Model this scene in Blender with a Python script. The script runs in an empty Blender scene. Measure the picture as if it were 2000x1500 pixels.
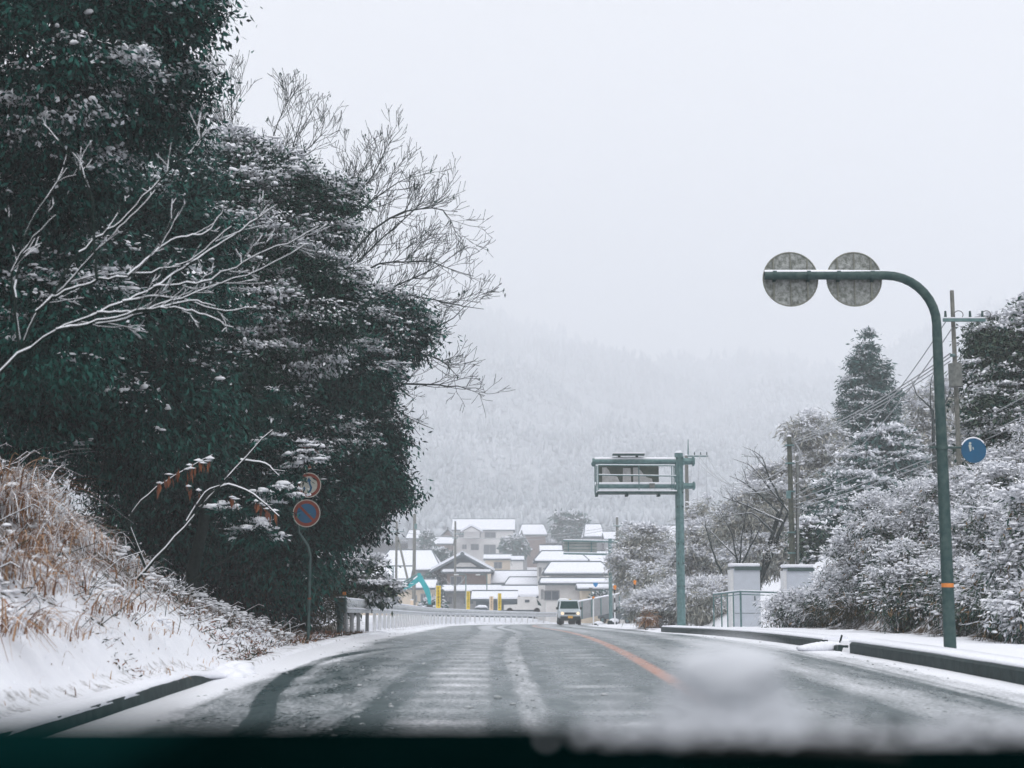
import bpy, math, random
import numpy as np
from mathutils import Vector, Matrix
random.seed(7)
R = np.random.default_rng(11)
sc = bpy.context.scene
C = sc.collection
F = 2778.0
TH = math.atan(385 / F)
CZ = 1.25

# ------------------------------------------------------------------ helpers
def at(px, py, Y):
    """the point on the photograph's line of sight (px, py) that lies Y metres ahead"""
    rx = (px - 1000) / F; ry = (750 - py) / F
    dy = math.cos(TH) - ry * math.sin(TH); dz = math.sin(TH) + ry * math.cos(TH)
    t = Y / dy
    return np.array((rx * t, Y, CZ + dz * t))

def mpp(Y): return Y / F

class MB:
    def __init__(s): s.v = []; s.f = []; s.m = []; s.n = 0; s.attr = None
    def add(s, v, f, mat=0):
        v = np.asarray(v, float).reshape(-1, 3)
        f = [np.asarray(q, int) + s.n for q in f] if isinstance(f, list) else np.asarray(f, int) + s.n
        s.v.append(v); s.f.append(f); s.m.append(mat); s.n += len(v); return s
    def box(s, c, size, rz=0, mat=0, rx=0, ry=0):
        h = np.array(size) / 2
        v = np.array([[x, y, z] for z in (-1, 1) for y in (-1, 1) for x in (-1, 1)], float) * h
        M = np.array(Matrix.Rotation(rz, 3, 'Z') @ Matrix.Rotation(ry, 3, 'Y') @ Matrix.Rotation(rx, 3, 'X'))
        v = v @ M.T + np.array(c)
        return s.add(v, np.array([[0, 2, 3, 1], [4, 5, 7, 6], [0, 1, 5, 4], [1, 3, 7, 5], [3, 2, 6, 7], [2, 0, 4, 6]]), mat)
    def tube(s, pts, r, n=8, mat=0, caps=True):
        p = np.asarray(pts, float); k = len(p)
        rr = np.full(k, r) if np.isscalar(r) else np.asarray(r, float)
        t = np.gradient(p, axis=0); t /= np.maximum(np.linalg.norm(t, axis=1)[:, None], 1e-9)
        up = np.array((0, 0, 1.0)) if abs(t[0][2]) < .9 else np.array((0, 1.0, 0))
        rings = []
        a = np.arange(n) * 2 * math.pi / n
        u = np.cross(t[0], up); u /= np.linalg.norm(u)
        for i in range(k):
            u = u - t[i] * (u @ t[i]); u /= max(np.linalg.norm(u), 1e-9)
            w = np.cross(t[i], u)
            rings.append(p[i] + rr[i] * (np.cos(a)[:, None] * u + np.sin(a)[:, None] * w))
        v = np.concatenate(rings)
        i, j = np.meshgrid(np.arange(k - 1), np.arange(n), indexing='ij')
        j2 = (j + 1) % n
        f = np.stack([i * n + j, i * n + j2, (i + 1) * n + j2, (i + 1) * n + j], -1).reshape(-1, 4)
        s.add(v, f, mat)
        if caps:
            s.add(rings[0], [list(range(n))[::-1]], mat); s.add(rings[-1], [list(range(n))], mat)
        return s
    def cyl(s, a, b, r, n=16, mat=0): return s.tube([a, b], r, n, mat)
    def disc(s, c, r, th, n=32, mat=0, nrm=(0, -1, 0)):
        c = np.array(c, float); q = np.array(nrm, float)
        return s.tube([c - q * th / 2, c + q * th / 2], r, n, mat)
    def prism(s, poly, a0, a1, axis='x', mat=0):
        """poly: 2-D outline; swept along an axis from a0 to a1 (axis x: poly is (y,z); y: (x,z); z: (x,y))"""
        k = len(poly); v = []
        for a in (a0, a1):
            for p in poly:
                v.append({'x': (a, p[0], p[1]), 'y': (p[0], a, p[1]), 'z': (p[0], p[1], a)}[axis])
        f = [list(range(k))[::-1], list(range(k, 2 * k))] + [[i, (i + 1) % k, k + (i + 1) % k, k + i] for i in range(k)]
        return s.add(v, f, mat)
    def ball(s, c, rad, mat=0, n=8, m=6):
        rad = np.ones(3) * rad; v = []
        for i in range(m + 1):
            t = math.pi * i / m
            for j in range(n):
                a = 2 * math.pi * j / n
                v.append(np.array(c) + rad * (math.sin(t) * math.cos(a), math.sin(t) * math.sin(a), math.cos(t)))
        f = [[i * n + j, (i + 1) * n + j, (i + 1) * n + (j + 1) % n, i * n + (j + 1) % n] for i in range(m) for j in range(n)]
        return s.add(v, np.array(f), mat)
    def build(s, name, mats, parent=None, smooth=False, origin=None):
        me = bpy.data.meshes.new(name)
        v = np.concatenate(s.v) if s.v else np.zeros((0, 3))
        if parent is not None and origin is None: v = v - np.array(parent['_o'])
        elif origin is not None: v = v - np.array(origin)
        me.vertices.add(len(v)); me.vertices.foreach_set('co', v.astype(np.float32).ravel())
        loops = []; tot = []; mi = []
        for f, m in zip(s.f, s.m):
            if isinstance(f, list):
                for q in f: loops.append(q); tot.append([len(q)])
                mi.append(np.full(len(f), m))
            else:
                loops.append(f.ravel()); tot.append(np.full(len(f), f.shape[1])); mi.append(np.full(len(f), m) if np.isscalar(m) else m)
        loops = np.concatenate(loops); tot = np.concatenate([np.asarray(t) for t in tot]); mi = np.concatenate(mi)
        me.loops.add(len(loops)); me.loops.foreach_set('vertex_index', loops.astype(np.int32))
        me.polygons.add(len(tot)); st = np.concatenate([[0], np.cumsum(tot)[:-1]])
        me.polygons.foreach_set('loop_start', st.astype(np.int32)); me.polygons.foreach_set('loop_total', tot.astype(np.int32))
        me.polygons.foreach_set('material_index', mi.astype(np.int32))
        me.polygons.foreach_set('use_smooth', np.full(len(tot), bool(smooth)))
        for m in (mats if isinstance(mats, (list, tuple)) else [mats]): me.materials.append(m)
        if s.attr:
            for an, av in s.attr.items():
                A = me.attributes.new(an, 'FLOAT', 'POINT'); A.data.foreach_set('value', np.asarray(av, np.float32))
        me.update(); me.validate()
        o = bpy.data.objects.new(name, me); C.objects.link(o)
        if parent is not None: o.parent = parent
        if origin is not None: o.location = origin; 
        return o

def tag(o, label=None, cat=None, group=None, kind=None):
    if label: o['label'] = label
    if cat: o['category'] = cat
    if group: o['group'] = group
    if kind: o['kind'] = kind
    return o
ROOTS = []
def thing(name, loc, label, cat, group=None):
    o = bpy.data.objects.new(name, None); C.objects.link(o); o.location = loc; o['_o'] = [float(x) for x in loc]
    ROOTS.append(o); o.empty_display_size = .2
    return tag(o, label, cat, group)
def sub(o, parent):
    """make o (built under the same root) a sub-part of parent"""
    o.parent = parent; return o
def copy_tree(o, parent=None):
    c = o.copy(); C.objects.link(c)
    if parent is not None: c.parent = parent
    for ch in list(o.children): copy_tree(ch, c)
    return c
def lerp(x, tab):
    a = np.array(tab, float); return np.interp(x, a[:, 0], a[:, 1])
def h2(i, j, s=0):
    i = i.astype(np.int64); j = j.astype(np.int64)
    n = (i * 374761393 + j * 668265263 + s * 974711) & 0x7fffffff
    n = ((n ^ (n >> 13)) * 1274126177) & 0x7fffffff
    return ((n ^ (n >> 16)) & 0xffff) / 65535.0
def vn(x, y, s=0):
    x = np.asarray(x, float); y = np.asarray(y, float)
    i = np.floor(x); j = np.floor(y); u = x - i; v = y - j
    u = u * u * (3 - 2 * u); v = v * v * (3 - 2 * v)
    return (h2(i, j, s) * (1 - u) + h2(i + 1, j, s) * u) * (1 - v) + (h2(i, j + 1, s) * (1 - u) + h2(i + 1, j + 1, s) * u) * v
def fbm(x, y, o=4, s=0):
    r = 0; a = .5
    for k in range(o): r = r + a * vn(x * 2 ** k, y * 2 ** k, s + k); a *= .5
    return r
def sstep(x, a, b):
    t = np.clip((np.asarray(x, float) - a) / (b - a), 0, 1); return t * t * (3 - 2 * t)

# ------------------------------------------------------------------ materials
def mat(name, col, rough=.6, metal=0, var=.12, scale=6, bump=0, spec=.5, island=0, col2=None, coords='Object', emit=None):
    m = bpy.data.materials.new(name); m.use_nodes = True
    nt = m.node_tree; N = nt.nodes; L = nt.links; b = N['Principled BSDF']
    b.inputs['Roughness'].default_value = rough; b.inputs['Metallic'].default_value = metal
    b.inputs['Specular IOR Level'].default_value = spec
    tc = N.new('ShaderNodeTexCoord'); nz = N.new('ShaderNodeTexNoise'); nz.inputs['Scale'].default_value = scale
    nz.inputs['Detail'].default_value = 5; nz.inputs['Roughness'].default_value = .6
    L.new(tc.outputs[coords], nz.inputs['Vector'])
    cr = N.new('ShaderNodeValToRGB'); c2 = col2 or tuple(min(1, c * (1 + var)) for c in col); c1 = tuple(c * (1 - var) for c in col) if col2 is None else col
    cr.color_ramp.elements[0].position = .35; cr.color_ramp.elements[1].position = .68
    cr.color_ramp.elements[0].color = (*c1, 1); cr.color_ramp.elements[1].color = (*c2, 1)
    if island:
        g = N.new('ShaderNodeNewGeometry'); mx = N.new('ShaderNodeMath'); mx.operation = 'MULTIPLY_ADD'
        mx.inputs[1].default_value = island; L.new(g.outputs['Random Per Island'], mx.inputs[0])
        sb = N.new('ShaderNodeMath'); sb.operation = 'SUBTRACT'; sb.inputs[1].default_value = island / 2
        L.new(nz.outputs['Fac'], sb.inputs[0]); L.new(sb.outputs[0], mx.inputs[2]); L.new(mx.outputs[0], cr.inputs['Fac'])
    else: L.new(nz.outputs['Fac'], cr.inputs['Fac'])
    L.new(cr.outputs['Color'], b.inputs['Base Color'])
    if bump:
        bp = N.new('ShaderNodeBump'); bp.inputs['Strength'].default_value = bump; bp.inputs['Distance'].default_value = .05
        L.new(nz.outputs['Fac'], bp.inputs['Height']); L.new(bp.outputs['Normal'], b.inputs['Normal'])
    if emit: b.inputs['Emission Color'].default_value = (*emit[0], 1); b.inputs['Emission Strength'].default_value = emit[1]
    return m
M = {}
M['snow'] = mat('snow', (.80, .82, .88), .75, var=.04, scale=9, bump=.25, spec=.2)
M['slush'] = mat('grey_slush', (.25, .28, .29), .7, scale=20, col2=(.48, .50, .53))
M['snowleaf'] = mat('snow_on_foliage', (.78, .80, .85), .8, var=.05, scale=4, spec=.15)
M['leaf'] = mat('evergreen_leaf', (.001, .018, .018), .5, scale=.5, col2=(.014, .098, .080), island=.7, spec=.12)
M['leaf_b'] = mat('evergreen_leaf_olive', (.002, .024, .022), .55, scale=.45, col2=(.026, .085, .062), island=.7, spec=.12)
M['leaf_r'] = mat('shrub_leaf', (.012, .050, .042), .6, scale=1.2, col2=(.075, .11, .08), island=.8, spec=.15)
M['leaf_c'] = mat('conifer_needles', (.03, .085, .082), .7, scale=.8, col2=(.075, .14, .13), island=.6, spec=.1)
M['bamboo'] = mat('mist_tinted_bamboo', (.24, .27, .26), .8, scale=1.0, col2=(.44, .43, .38), island=.8, spec=.2)  # rimed leaves, with mist mixed into the colour as a pale grey
M['thicket'] = mat('thicket_twig', (.004, .022, .017), .8, scale=1.0, col2=(.055, .045, .022), island=.9, spec=.1)
M['tan'] = mat('withered_leaf', (.12, .075, .035), .7, scale=5, col2=(.30, .20, .11), island=.8, spec=.2)
M['brownleaf'] = mat('dead_leaf', (.10, .03, .012), .7, scale=8, col2=(.22, .075, .03), island=.8)
M['grass'] = mat('dry_grass', (.15, .065, .028), .75, scale=2, col2=(.42, .26, .15), island=.9, spec=.2)
M['bark'] = mat('bark', (.006, .016, .015), .9, scale=14, col2=(.022, .034, .030), bump=.5, spec=.1)
M['twig'] = mat('twig', (.010, .022, .022), .85, scale=14, col2=(.03, .04, .038), spec=.1)
M['steel'] = mat('galvanised_steel', (.075, .155, .16), .55, .2, scale=7, col2=(.15, .245, .245), spec=.4)
M['steel_d'] = mat('weathered_pole_paint', (.020, .055, .056), .55, .0, scale=9, col2=(.060, .10, .095), bump=.15, spec=.3)
M['disc'] = mat('sign_back', (.12, .135, .12), .7, .0, scale=16, col2=(.40, .42, .42), bump=.6)
M['concrete'] = mat('concrete', (.10, .115, .11), .85, scale=10, col2=(.2, .21, .2), bump=.2)
M['kerb'] = mat('wet_kerb', (.008, .020, .021), .6, scale=5, col2=(.026, .046, .046), bump=.3, spec=.2)
M['pole_c'] = mat('concrete_pole', (.10, .11, .10), .8, scale=8, col2=(.2, .2, .18))
M['pole_d'] = mat('weathered_pole', (.045, .06, .05), .85, scale=9, col2=(.11, .115, .09))
M['wire'] = mat('cable', (.38, .40, .42), .6, var=.1)
M['blue'] = mat('sign_blue', (.0, .075, .165), .5, var=.12, scale=5)
M['route'] = mat('route_blue', (.02, .22, .5), .45, var=.05)
M['red'] = mat('sign_red', (.14, .02, .008), .5, scale=9, col2=(.22, .035, .015))
M['white'] = mat('sign_white', (.30, .31, .28), .5, scale=9, col2=(.42, .42, .38))
M['paint'] = mat('white_paint', (.68, .69, .70), .45, var=.06)
M['cabinet'] = mat('cabinet_paint', (.50, .54, .60), .5, var=.05, scale=3)
M['cabdark'] = mat('dark_eave_metal', (.06, .10, .10), .5)
M['teal'] = mat('excavator_teal', (.0, .33, .36), .4, var=.12, scale=3)
M['tealdark'] = mat('machine_dark', (.02, .03, .03), .6)
M['yellow'] = mat('banner_yellow', (.72, .52, .03), .7, var=.08)
M['cream'] = mat('banner_cream', (.70, .55, .40), .7, var=.06)
M['ink'] = mat('banner_ink', (.05, .035, .01), .7)
M['orange'] = mat('reflector_orange', (.80, .26, .02), .4, var=.1)
M['black'] = mat('black_rubber', (.012, .014, .014), .7)
M['glass'] = mat('dark_glass', (.010, .045, .045), .6, var=.2, spec=.05)
M['winglass'] = mat('window_glass', (.10, .12, .14), .2, var=.2, spec=.6)
M['lamp'] = mat('headlight', (.9, .75, .55), .2, emit=((1, .72, .45), .55))
M['carwhite'] = mat('car_white', (.47, .53, .57), .3, var=.05)
M['carblack'] = mat('car_black', (.014, .028, .028), .4)
M['cargrey'] = mat('car_grey', (.07, .10, .11), .3)
M['tyre'] = mat('tyre', (.015, .017, .017), .85)
M['plate'] = mat('plate_yellow', (.75, .42, .08), .5, var=.05)
M['tile'] = mat('roof_tile', (.08, .11, .125), .7, scale=3, var=.2)
M['wall_w'] = mat('plaster_white', (.64, .63, .62), .85, var=.06, scale=2)  # white plaster lightened so far walls look more deeply hazed
M['wall_c'] = mat('plaster_cream', (.58, .50, .40), .85, var=.06, scale=2)
M['wall_b'] = mat('timber_brown', (.20, .15, .13), .85, var=.15, scale=2)
M['wall_g'] = mat('siding_grey', (.26, .27, .28), .85, var=.1, scale=2)
M['dash'] = mat('dashboard_plastic', (.0005, .0042, .0042), .9, var=.3, spec=0)
M['forest'] = mat('haze_tinted_forest', (.33, .37, .40), .9, scale=.007, col2=(.58, .61, .645), island=.14)  # frosted trees, paled further so the colour carries part of the haze fade

def attr_mat(name, build):
    m = bpy.data.materials.new(name); m.use_nodes = True
    build(m.node_tree, m.node_tree.nodes, m.node_tree.links, m.node_tree.nodes['Principled BSDF']); return m
def mixc(N, L, fac, a, b):
    x = N.new('ShaderNodeMix'); x.data_type = 'RGBA'
    for s_, v_ in ((0, fac), (6, a), (7, b)):
        if hasattr(v_, 'default_value') or hasattr(v_, 'is_linked'): L.new(v_, x.inputs[s_])
        else: x.inputs[s_].default_value = v_ if s_ == 0 else (*v_, 1)
    return x.outputs[2]
def noise(N, L, scale, detail=5, vec=None, rough=.6):
    tc = N.new('ShaderNodeTexCoord'); n = N.new('ShaderNodeTexNoise'); n.inputs['Scale'].default_value = scale
    n.inputs['Detail'].default_value = detail; n.inputs['Roughness'].default_value = rough
    if vec:
        mp = N.new('ShaderNodeMapping'); mp.inputs['Scale'].default_value = vec; L.new(tc.outputs['Object'], mp.inputs['Vector']); L.new(mp.outputs[0], n.inputs['Vector'])
    else: L.new(tc.outputs['Object'], n.inputs['Vector'])
    return n.outputs['Fac']
def mrange(N, L, v, a, b, c=0, d=1):
    r = N.new('ShaderNodeMapRange'); L.new(v, r.inputs[0])
    for i, q in enumerate((a, b, c, d)): r.inputs[i + 1].default_value = q
    return r.outputs[0]
def mth(N, L, op, a, b):
    x = N.new('ShaderNodeMath'); x.operation = op; x.use_clamp = False
    for i, q in enumerate((a, b)):
        if isinstance(q, (int, float)): x.inputs[i].default_value = q
        else: L.new(q, x.inputs[i])
    return x.outputs[0]
def road_nodes(nt, N, L, b):
    at_ = N.new('ShaderNodeAttribute'); at_.attribute_name = 'slush'
    ao = N.new('ShaderNodeAttribute'); ao.attribute_name = 'paint'
    fine = noise(N, L, 22, 6, (1, .45, 1), .7); mid = noise(N, L, 2.2, 5, (1, .35, 1))
    sl = mth(N, L, 'ADD', at_.outputs['Fac'], mth(N, L, 'MULTIPLY', mth(N, L, 'SUBTRACT', fine, .5), 1.15))
    sl = mth(N, L, 'ADD', sl, mth(N, L, 'MULTIPLY', mth(N, L, 'SUBTRACT', mid, .5), .35))
    asp = mixc(N, L, mrange(N, L, fine, .3, .7), (.014, .036, .040), (.048, .082, .088))
    pf = mth(N, L, 'MULTIPLY', ao.outputs['Fac'], mrange(N, L, mth(N, L, 'ADD', fine, mth(N, L, 'MULTIPLY', mid, .5)), .45, .7))
    cl = N.new('ShaderNodeClamp'); L.new(pf, cl.inputs[0])
    asp = mixc(N, L, cl.outputs[0], asp, (.36, .135, .065))
    mr = N.new('ShaderNodeMapRange'); L.new(sl, mr.inputs[0]); mr.inputs[1].default_value = .22; mr.inputs[2].default_value = .85
    c = mixc(N, L, mr.outputs[0], asp, (.78, .80, .85))
    L.new(c, b.inputs['Base Color'])
    rg = mth(N, L, 'ADD', mrange(N, L, mid, .3, .7, .16, .42), mth(N, L, 'MULTIPLY', mr.outputs[0], .45))
    L.new(rg, b.inputs['Roughness'])
    b.inputs['Specular IOR Level'].default_value = .5
    bp = N.new('ShaderNodeBump'); bp.inputs['Strength'].default_value = .35; bp.inputs['Distance'].default_value = .02
    L.new(mth(N, L, 'ADD', fine, mr.outputs[0]), bp.inputs['Height']); L.new(bp.outputs[0], b.inputs['Normal'])
M['road'] = attr_mat('wet_asphalt', road_nodes)
def ground_nodes(nt, N, L, b):
    at_ = N.new('ShaderNodeAttribute'); at_.attribute_name = 'litter'
    n1 = noise(N, L, 5, 8, None, .7); n2 = noise(N, L, 30, 4)
    f = mth(N, L, 'ADD', at_.outputs['Fac'], mth(N, L, 'MULTIPLY', mth(N, L, 'SUBTRACT', n1, .5), 1.3))
    f = mrange(N, L, f, .35, .6)
    dark = mixc(N, L, mrange(N, L, n2, .35, .65), (.018, .02, .014), (.09, .055, .03))
    snow = mixc(N, L, mrange(N, L, n1, .3, .7), (.78, .80, .86), (.85, .87, .92))
    L.new(mixc(N, L, f, snow, dark), b.inputs['Base Color']); b.inputs['Roughness'].default_value = .75; b.inputs['Specular IOR Level'].default_value = .2
    bp = N.new('ShaderNodeBump'); bp.inputs['Strength'].default_value = .4; bp.inputs['Distance'].default_value = .05
    L.new(n1, bp.inputs['Height']); L.new(bp.outputs[0], b.inputs['Normal'])
M['ground'] = attr_mat('snowy_ground', ground_nodes)

# ------------------------------------------------------------------ terrain functions
ZT = [(-30, 0), (20, 0), (26, -.03), (30, -.08), (37, -.2), (45, -.38), (56, -.66), (80, -1.25), (100, -1.75), (134, -2.7), (170, -3.4), (220, -3.9), (400, -4)]
CT = [(-30, 2.05), (19, 2.05), (45, 2.05), (60, 1.9), (70, 1.5), (80, 1.25), (90, 1.25), (100, 2.1), (115, 4.6), (134, 9), (160, 18), (200, 34)]
RT = [(-30, 6.25), (17, 6.2), (26, 6.1), (37, 5.9), (44, 5.6), (50, 5.1), (56, 5.6), (70, 5.3), (90, 5.2), (100, 6.2), (115, 8.6), (134, 13.2), (160, 22), (200, 38)]
LT = [(-30, -3.75), (18, -3.75), (28, -3.85), (37, -4.1), (45, -4.1), (60, -4.2), (80, -4.5), (90, -4.35), (100, -3.3), (115, -1.0), (134, 3.6), (160, 12.4), (200, 28)]
def smooth_tab(tab, sg=4.0):
    a = np.array(tab, float); g = np.arange(-30, 420, .5); v = np.interp(g, a[:, 0], a[:, 1])
    k = np.exp(-.5 * (np.arange(-24, 25) * .5 / sg) ** 2); k /= k.sum()
    v = np.convolve(np.pad(v, 24, 'edge'), k, 'valid'); return np.stack([g, v], 1)
ZS, CS, RS, LS = (smooth_tab(t) for t in (ZT, CT, RT, LT))
RS = smooth_tab(RT, 2.0)
rz = lambda d: np.interp(d, ZS[:, 0], ZS[:, 1])
cx = lambda d: np.interp(d, CS[:, 0], CS[:, 1])
ex_r = lambda d: np.interp(d, RS[:, 0], RS[:, 1])
ex_l = lambda d: np.interp(d, LS[:, 0], LS[:, 1])

def ground_z(x, d):
    x = np.asarray(x, float); d = np.asarray(d, float)
    base = rz(d)
    # valley and far slope
    far = lerp(d, [(0, 0), (140, 0), (230, -.4), (260, .6), (300, 7.5), (340, 12), (420, 22)])
    z = base + far
    lv = np.clip(ex_l(d) - x, 0, 60)
    rv = np.clip(x - ex_r(d), 0, 80)
    # valley drops to the side of the road beyond the bend
    z = z - sstep(d, 55, 110) * sstep(lv, 1.5, 7) * 1.4
    z = z + sstep(d, 46, 54) * (1 - sstep(d, 128, 140)) * .5 * sstep(lv, .55, .8) * (1 - sstep(lv, 1.6, 3.2))
    # left bank
    sl = lerp(d, [(-30, .95), (15, .95), (20, .88), (27, .55), (33, .32), (40, .14), (52, 0), (400, 0)])
    foot = lerp(d, [(-30, .25), (18, .25), (24, .5), (34, .9), (60, 1.5)])
    step = lerp(d, [(-30, .17), (17.5, .17), (20.0, .06), (400, .06)])
    t = np.clip(lv - foot, 0, None)
    hb = np.minimum(sl * t, 4.5 + .12 * t) * sstep(t, -.1, .6)
    a_ = lerp(d, [(-30, .17), (17.6, .17), (19.6, .0), (400, .0)])
    z = z + np.where(lv > a_, step * sstep(lv - a_, .0, .08) + hb, 0)
    z = z + (lv > .12) * (fbm(x * 2.2, d * 1.6, 3, 5) - .45) * .16 * sstep(lv, .1, 1.0) * (1 - sstep(d, 70, 120))
    # right: pavement then bank
    pav = lerp(d, [(-30, .19), (50, .19), (54, .06), (400, .05)])
    rfoot = lerp(d, [(-30, 3.4), (34, 3.4), (42, 3.6), (47, 4.8), (54, 4.8), (60, 2.2), (90, 5), (130, 10), (400, 12)])
    rsl = lerp(d, [(-30, .8), (40, .8), (50, .7), (58, .55), (80, .4), (110, .15), (150, 0), (400, 0)])
    t = np.clip(rv - rfoot, 0, None)
    hb = np.minimum(rsl * t * sstep(t, -.2, .8), 6 + .05 * t)
    z = z + np.where(rv > .12, pav + hb, 0)
    z = z + (rv > .1) * (fbm(x * 2.5, d * 1.5, 3, 9) - .45) * (.05 + .22 * sstep(rv, rfoot - 1.0, rfoot + .2)) * (1 - sstep(d, 60, 120))
    # under the road
    z = np.where((lv <= a_) & (rv <= .12), base - .12, z)
    return z

# ------------------------------------------------------------------ ground, road
xs = np.unique(np.concatenate([np.arange(-160, -30, 5), np.arange(-30, -10, .6), np.arange(-10, -3.2, .09), np.arange(-3.2, 4, .5), np.arange(4, 11, .1), np.arange(11, 20, .35), np.arange(20, 60, 1.5), np.arange(60, 240, 6)]))
ds = np.unique(np.concatenate([np.arange(-15, 6, 1.5), np.arange(6, 40, .16), np.arange(40, 62, .35), np.arange(62, 150, 1.2), np.arange(150, 420, 5)]))
XX, DD = np.meshgrid(xs, ds, indexing='ij')
# shear the grid columns so they follow the road edges
ZZ = ground_z(XX, DD)
def grid_faces(nx, ny):
    i, j = np.meshgrid(np.arange(nx - 1), np.arange(ny - 1), indexing='ij')
    a = i * ny + j
    return np.stack([a, a + ny, a + ny + 1, a + 1], -1).reshape(-1, 4)
lv = ex_l(DD) - XX; rv = XX - ex_r(DD)
litter = .17 + .42 * sstep(lv, .6, 2.2) * (1 - sstep(DD, 40, 60)) + .36 * sstep(DD, 27, 34) * sstep(lv, .5, 1.3) * (1 - sstep(DD, 44, 56)) + .35 * sstep(rv, 2.6, 3.4) * (1 - sstep(DD, 42, 60))
litter = litter + (lv > .05) * (lv < .5) * .18
g = MB(); g.add(np.stack([XX, DD, ZZ], -1).reshape(-1, 3), grid_faces(len(xs), len(ds))); g.attr = {'litter': litter.ravel()}
o = g.build('ground', M['ground'], smooth=True); tag(o, 'snow covered ground and banks beside the road', kind='structure')

dl = np.unique(np.concatenate([np.arange(-15, 8, 1), np.arange(8, 45, .11), np.arange(45, 80, .35), np.arange(80, 202, 1)]))
u = np.linspace(0, 1, 400)
DL, UU = np.meshgrid(dl, u, indexing='ij')
XR = ex_l(DL) * (1 - UU) + ex_r(DL) * UU
ZR = rz(DL) - .004 * 0
ofs = XR - cx(DL)                      # distance from the centre line
def band(x, c, w, soft=.5): return np.exp(-np.abs((x - c) / w) ** 3)
n_l = fbm(XR * 1.5, DL * .35, 4, 21); n_f = fbm(XR * 6, DL * 1.2, 3, 33)
S = .25 + .20 * (n_l - .45) + .26 * (n_f - .45)
# snow lying along both edges
S += .95 * np.clip(1 - (XR - ex_l(DL)) / (.40 + .5 * n_l + .35 * sstep(DL, 18, 24)), 0, 1) ** .7
S += .26 * (1 - sstep(XR, -3.5, -2.5 + .4 * n_l)) * (1 - sstep(DL, 38, 50))
S += .75 * np.clip(1 - (ex_r(DL) - XR) / (.35 + .5 * n_l), 0, 1)
S += .20 * sstep(XR, 4.6, 5.4)
# wheel tracks, slush ridges
wob = .10 * (fbm(DL * .12, DL * 0, 2, 3) - .4)
lane = ofs
S += .10 * band(lane, -3.75 + wob, .27) * (1 - sstep(DL, 30, 44)) * (.6 + .8 * n_f)
S -= .30 * band(lane, -3.35 + wob, .17)
mid_l = (lane > -3.15) & (lane < -2.25); mid_r = (lane > -1.7) & (lane < -.3)
rib = .5 + .5 * np.sin(DL * 2 * math.pi / 1.15 + .6 * np.sin(XR * 2)) 
rib = rib ** 2 * (.1 + 1.8 * vn(XR * 1.3, DL * .87, 77))
S += .16 * band(lane, -2.68, .52) + (.18 * rib - .06) * band(lane, -2.68, .55) * sstep(DL, 9, 13)
S -= .30 * band(lane, -2.22 + .12 * np.sin(DL * .16), .12)
S += .24 * band(lane, -1.93 + .12 * np.sin(DL * .16), .19) * (.2 + 1.2 * n_f)
S -= .34 * band(lane, -1.64 + .12 * np.sin(DL * .16), .13)
S += .05 * band(lane, -.95, .5) + (.18 * rib - .09) * band(lane, -.95, .6)
S -= .22 * band(lane, -.35 + .08 * np.sin(DL * .16), .2)
S += .16 * band(lane, .7, .35) - .14 * band(lane, 1.55, .16) + .22 * band(lane, 2.2, .4) * (.5 + n_l) - .26 * band(lane, 1.62, .09) - .26 * band(lane, 2.95, .10) - .18 * band(lane, 3.2, .05) + .2 * band(lane, 3.5, .4)
# a tyre track that swings to the road edge and back
tx = np.interp(DL, [8, 13.6, 16, 19, 22, 24.5, 27, 29.5, 32, 36], [-1.8, -2.35, -2.7, -2.97, -3.1, -3.07, -2.75, -2.2, -1.7, -1.5])
S -= .50 * np.exp(-np.abs((XR - tx) / (.07 + .003 * DL)) ** 4) * (1 - sstep(DL, 31, 35))
S += .10 * np.exp(-np.abs((XR - tx - .28) / .12) ** 2) * (1 - sstep(DL, 29, 34))
S -= .25 * (1 - sstep(np.abs(DL - 33 - 3 * n_l), 1.5, 3.5)) * (1 - sstep(XR, -2.2, -1.2)) * sstep(XR, -4, -3.4)
S += .10 * sstep(DL, 40, 70)
P_ = np.exp(-np.abs(ofs / .115) ** 6) * sstep(DL, 3, 4) 
r = MB(); r.add(np.stack([XR, DL, ZR + .03 * np.clip(S - .8, 0, 1)], -1).reshape(-1, 3), grid_faces(len(dl), len(u))[:, ::-1])
r.attr = {'slush': S.ravel(), 'paint': P_.ravel()}
tag(r.build('road', M['road'], smooth=True), 'wet two lane road with slush tracks and an orange centre line', kind='structure')

n = 2000; d = 9 + 42 * R.uniform(0, 1, n) ** 1.4; x = ex_l(d) + (ex_r(d) - ex_l(d)) * R.uniform(0.02, .98, n)
ln_ = x - cx(d); wgt = .12 + .8 * np.exp(-((ln_ + 1.93) / .22) ** 2) + .7 * np.exp(-((ln_ + 3.6) / .5) ** 2) + .9 * np.exp(-((x - ex_l(d)) / .8) ** 2) + .8 * np.exp(-((ex_r(d) - x) / .5) ** 2) + .35 * np.exp(-((ln_ - 2.25) / .35) ** 2)
CLODS = (x, d, R.uniform(0, 1, n) < wgt)
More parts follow.
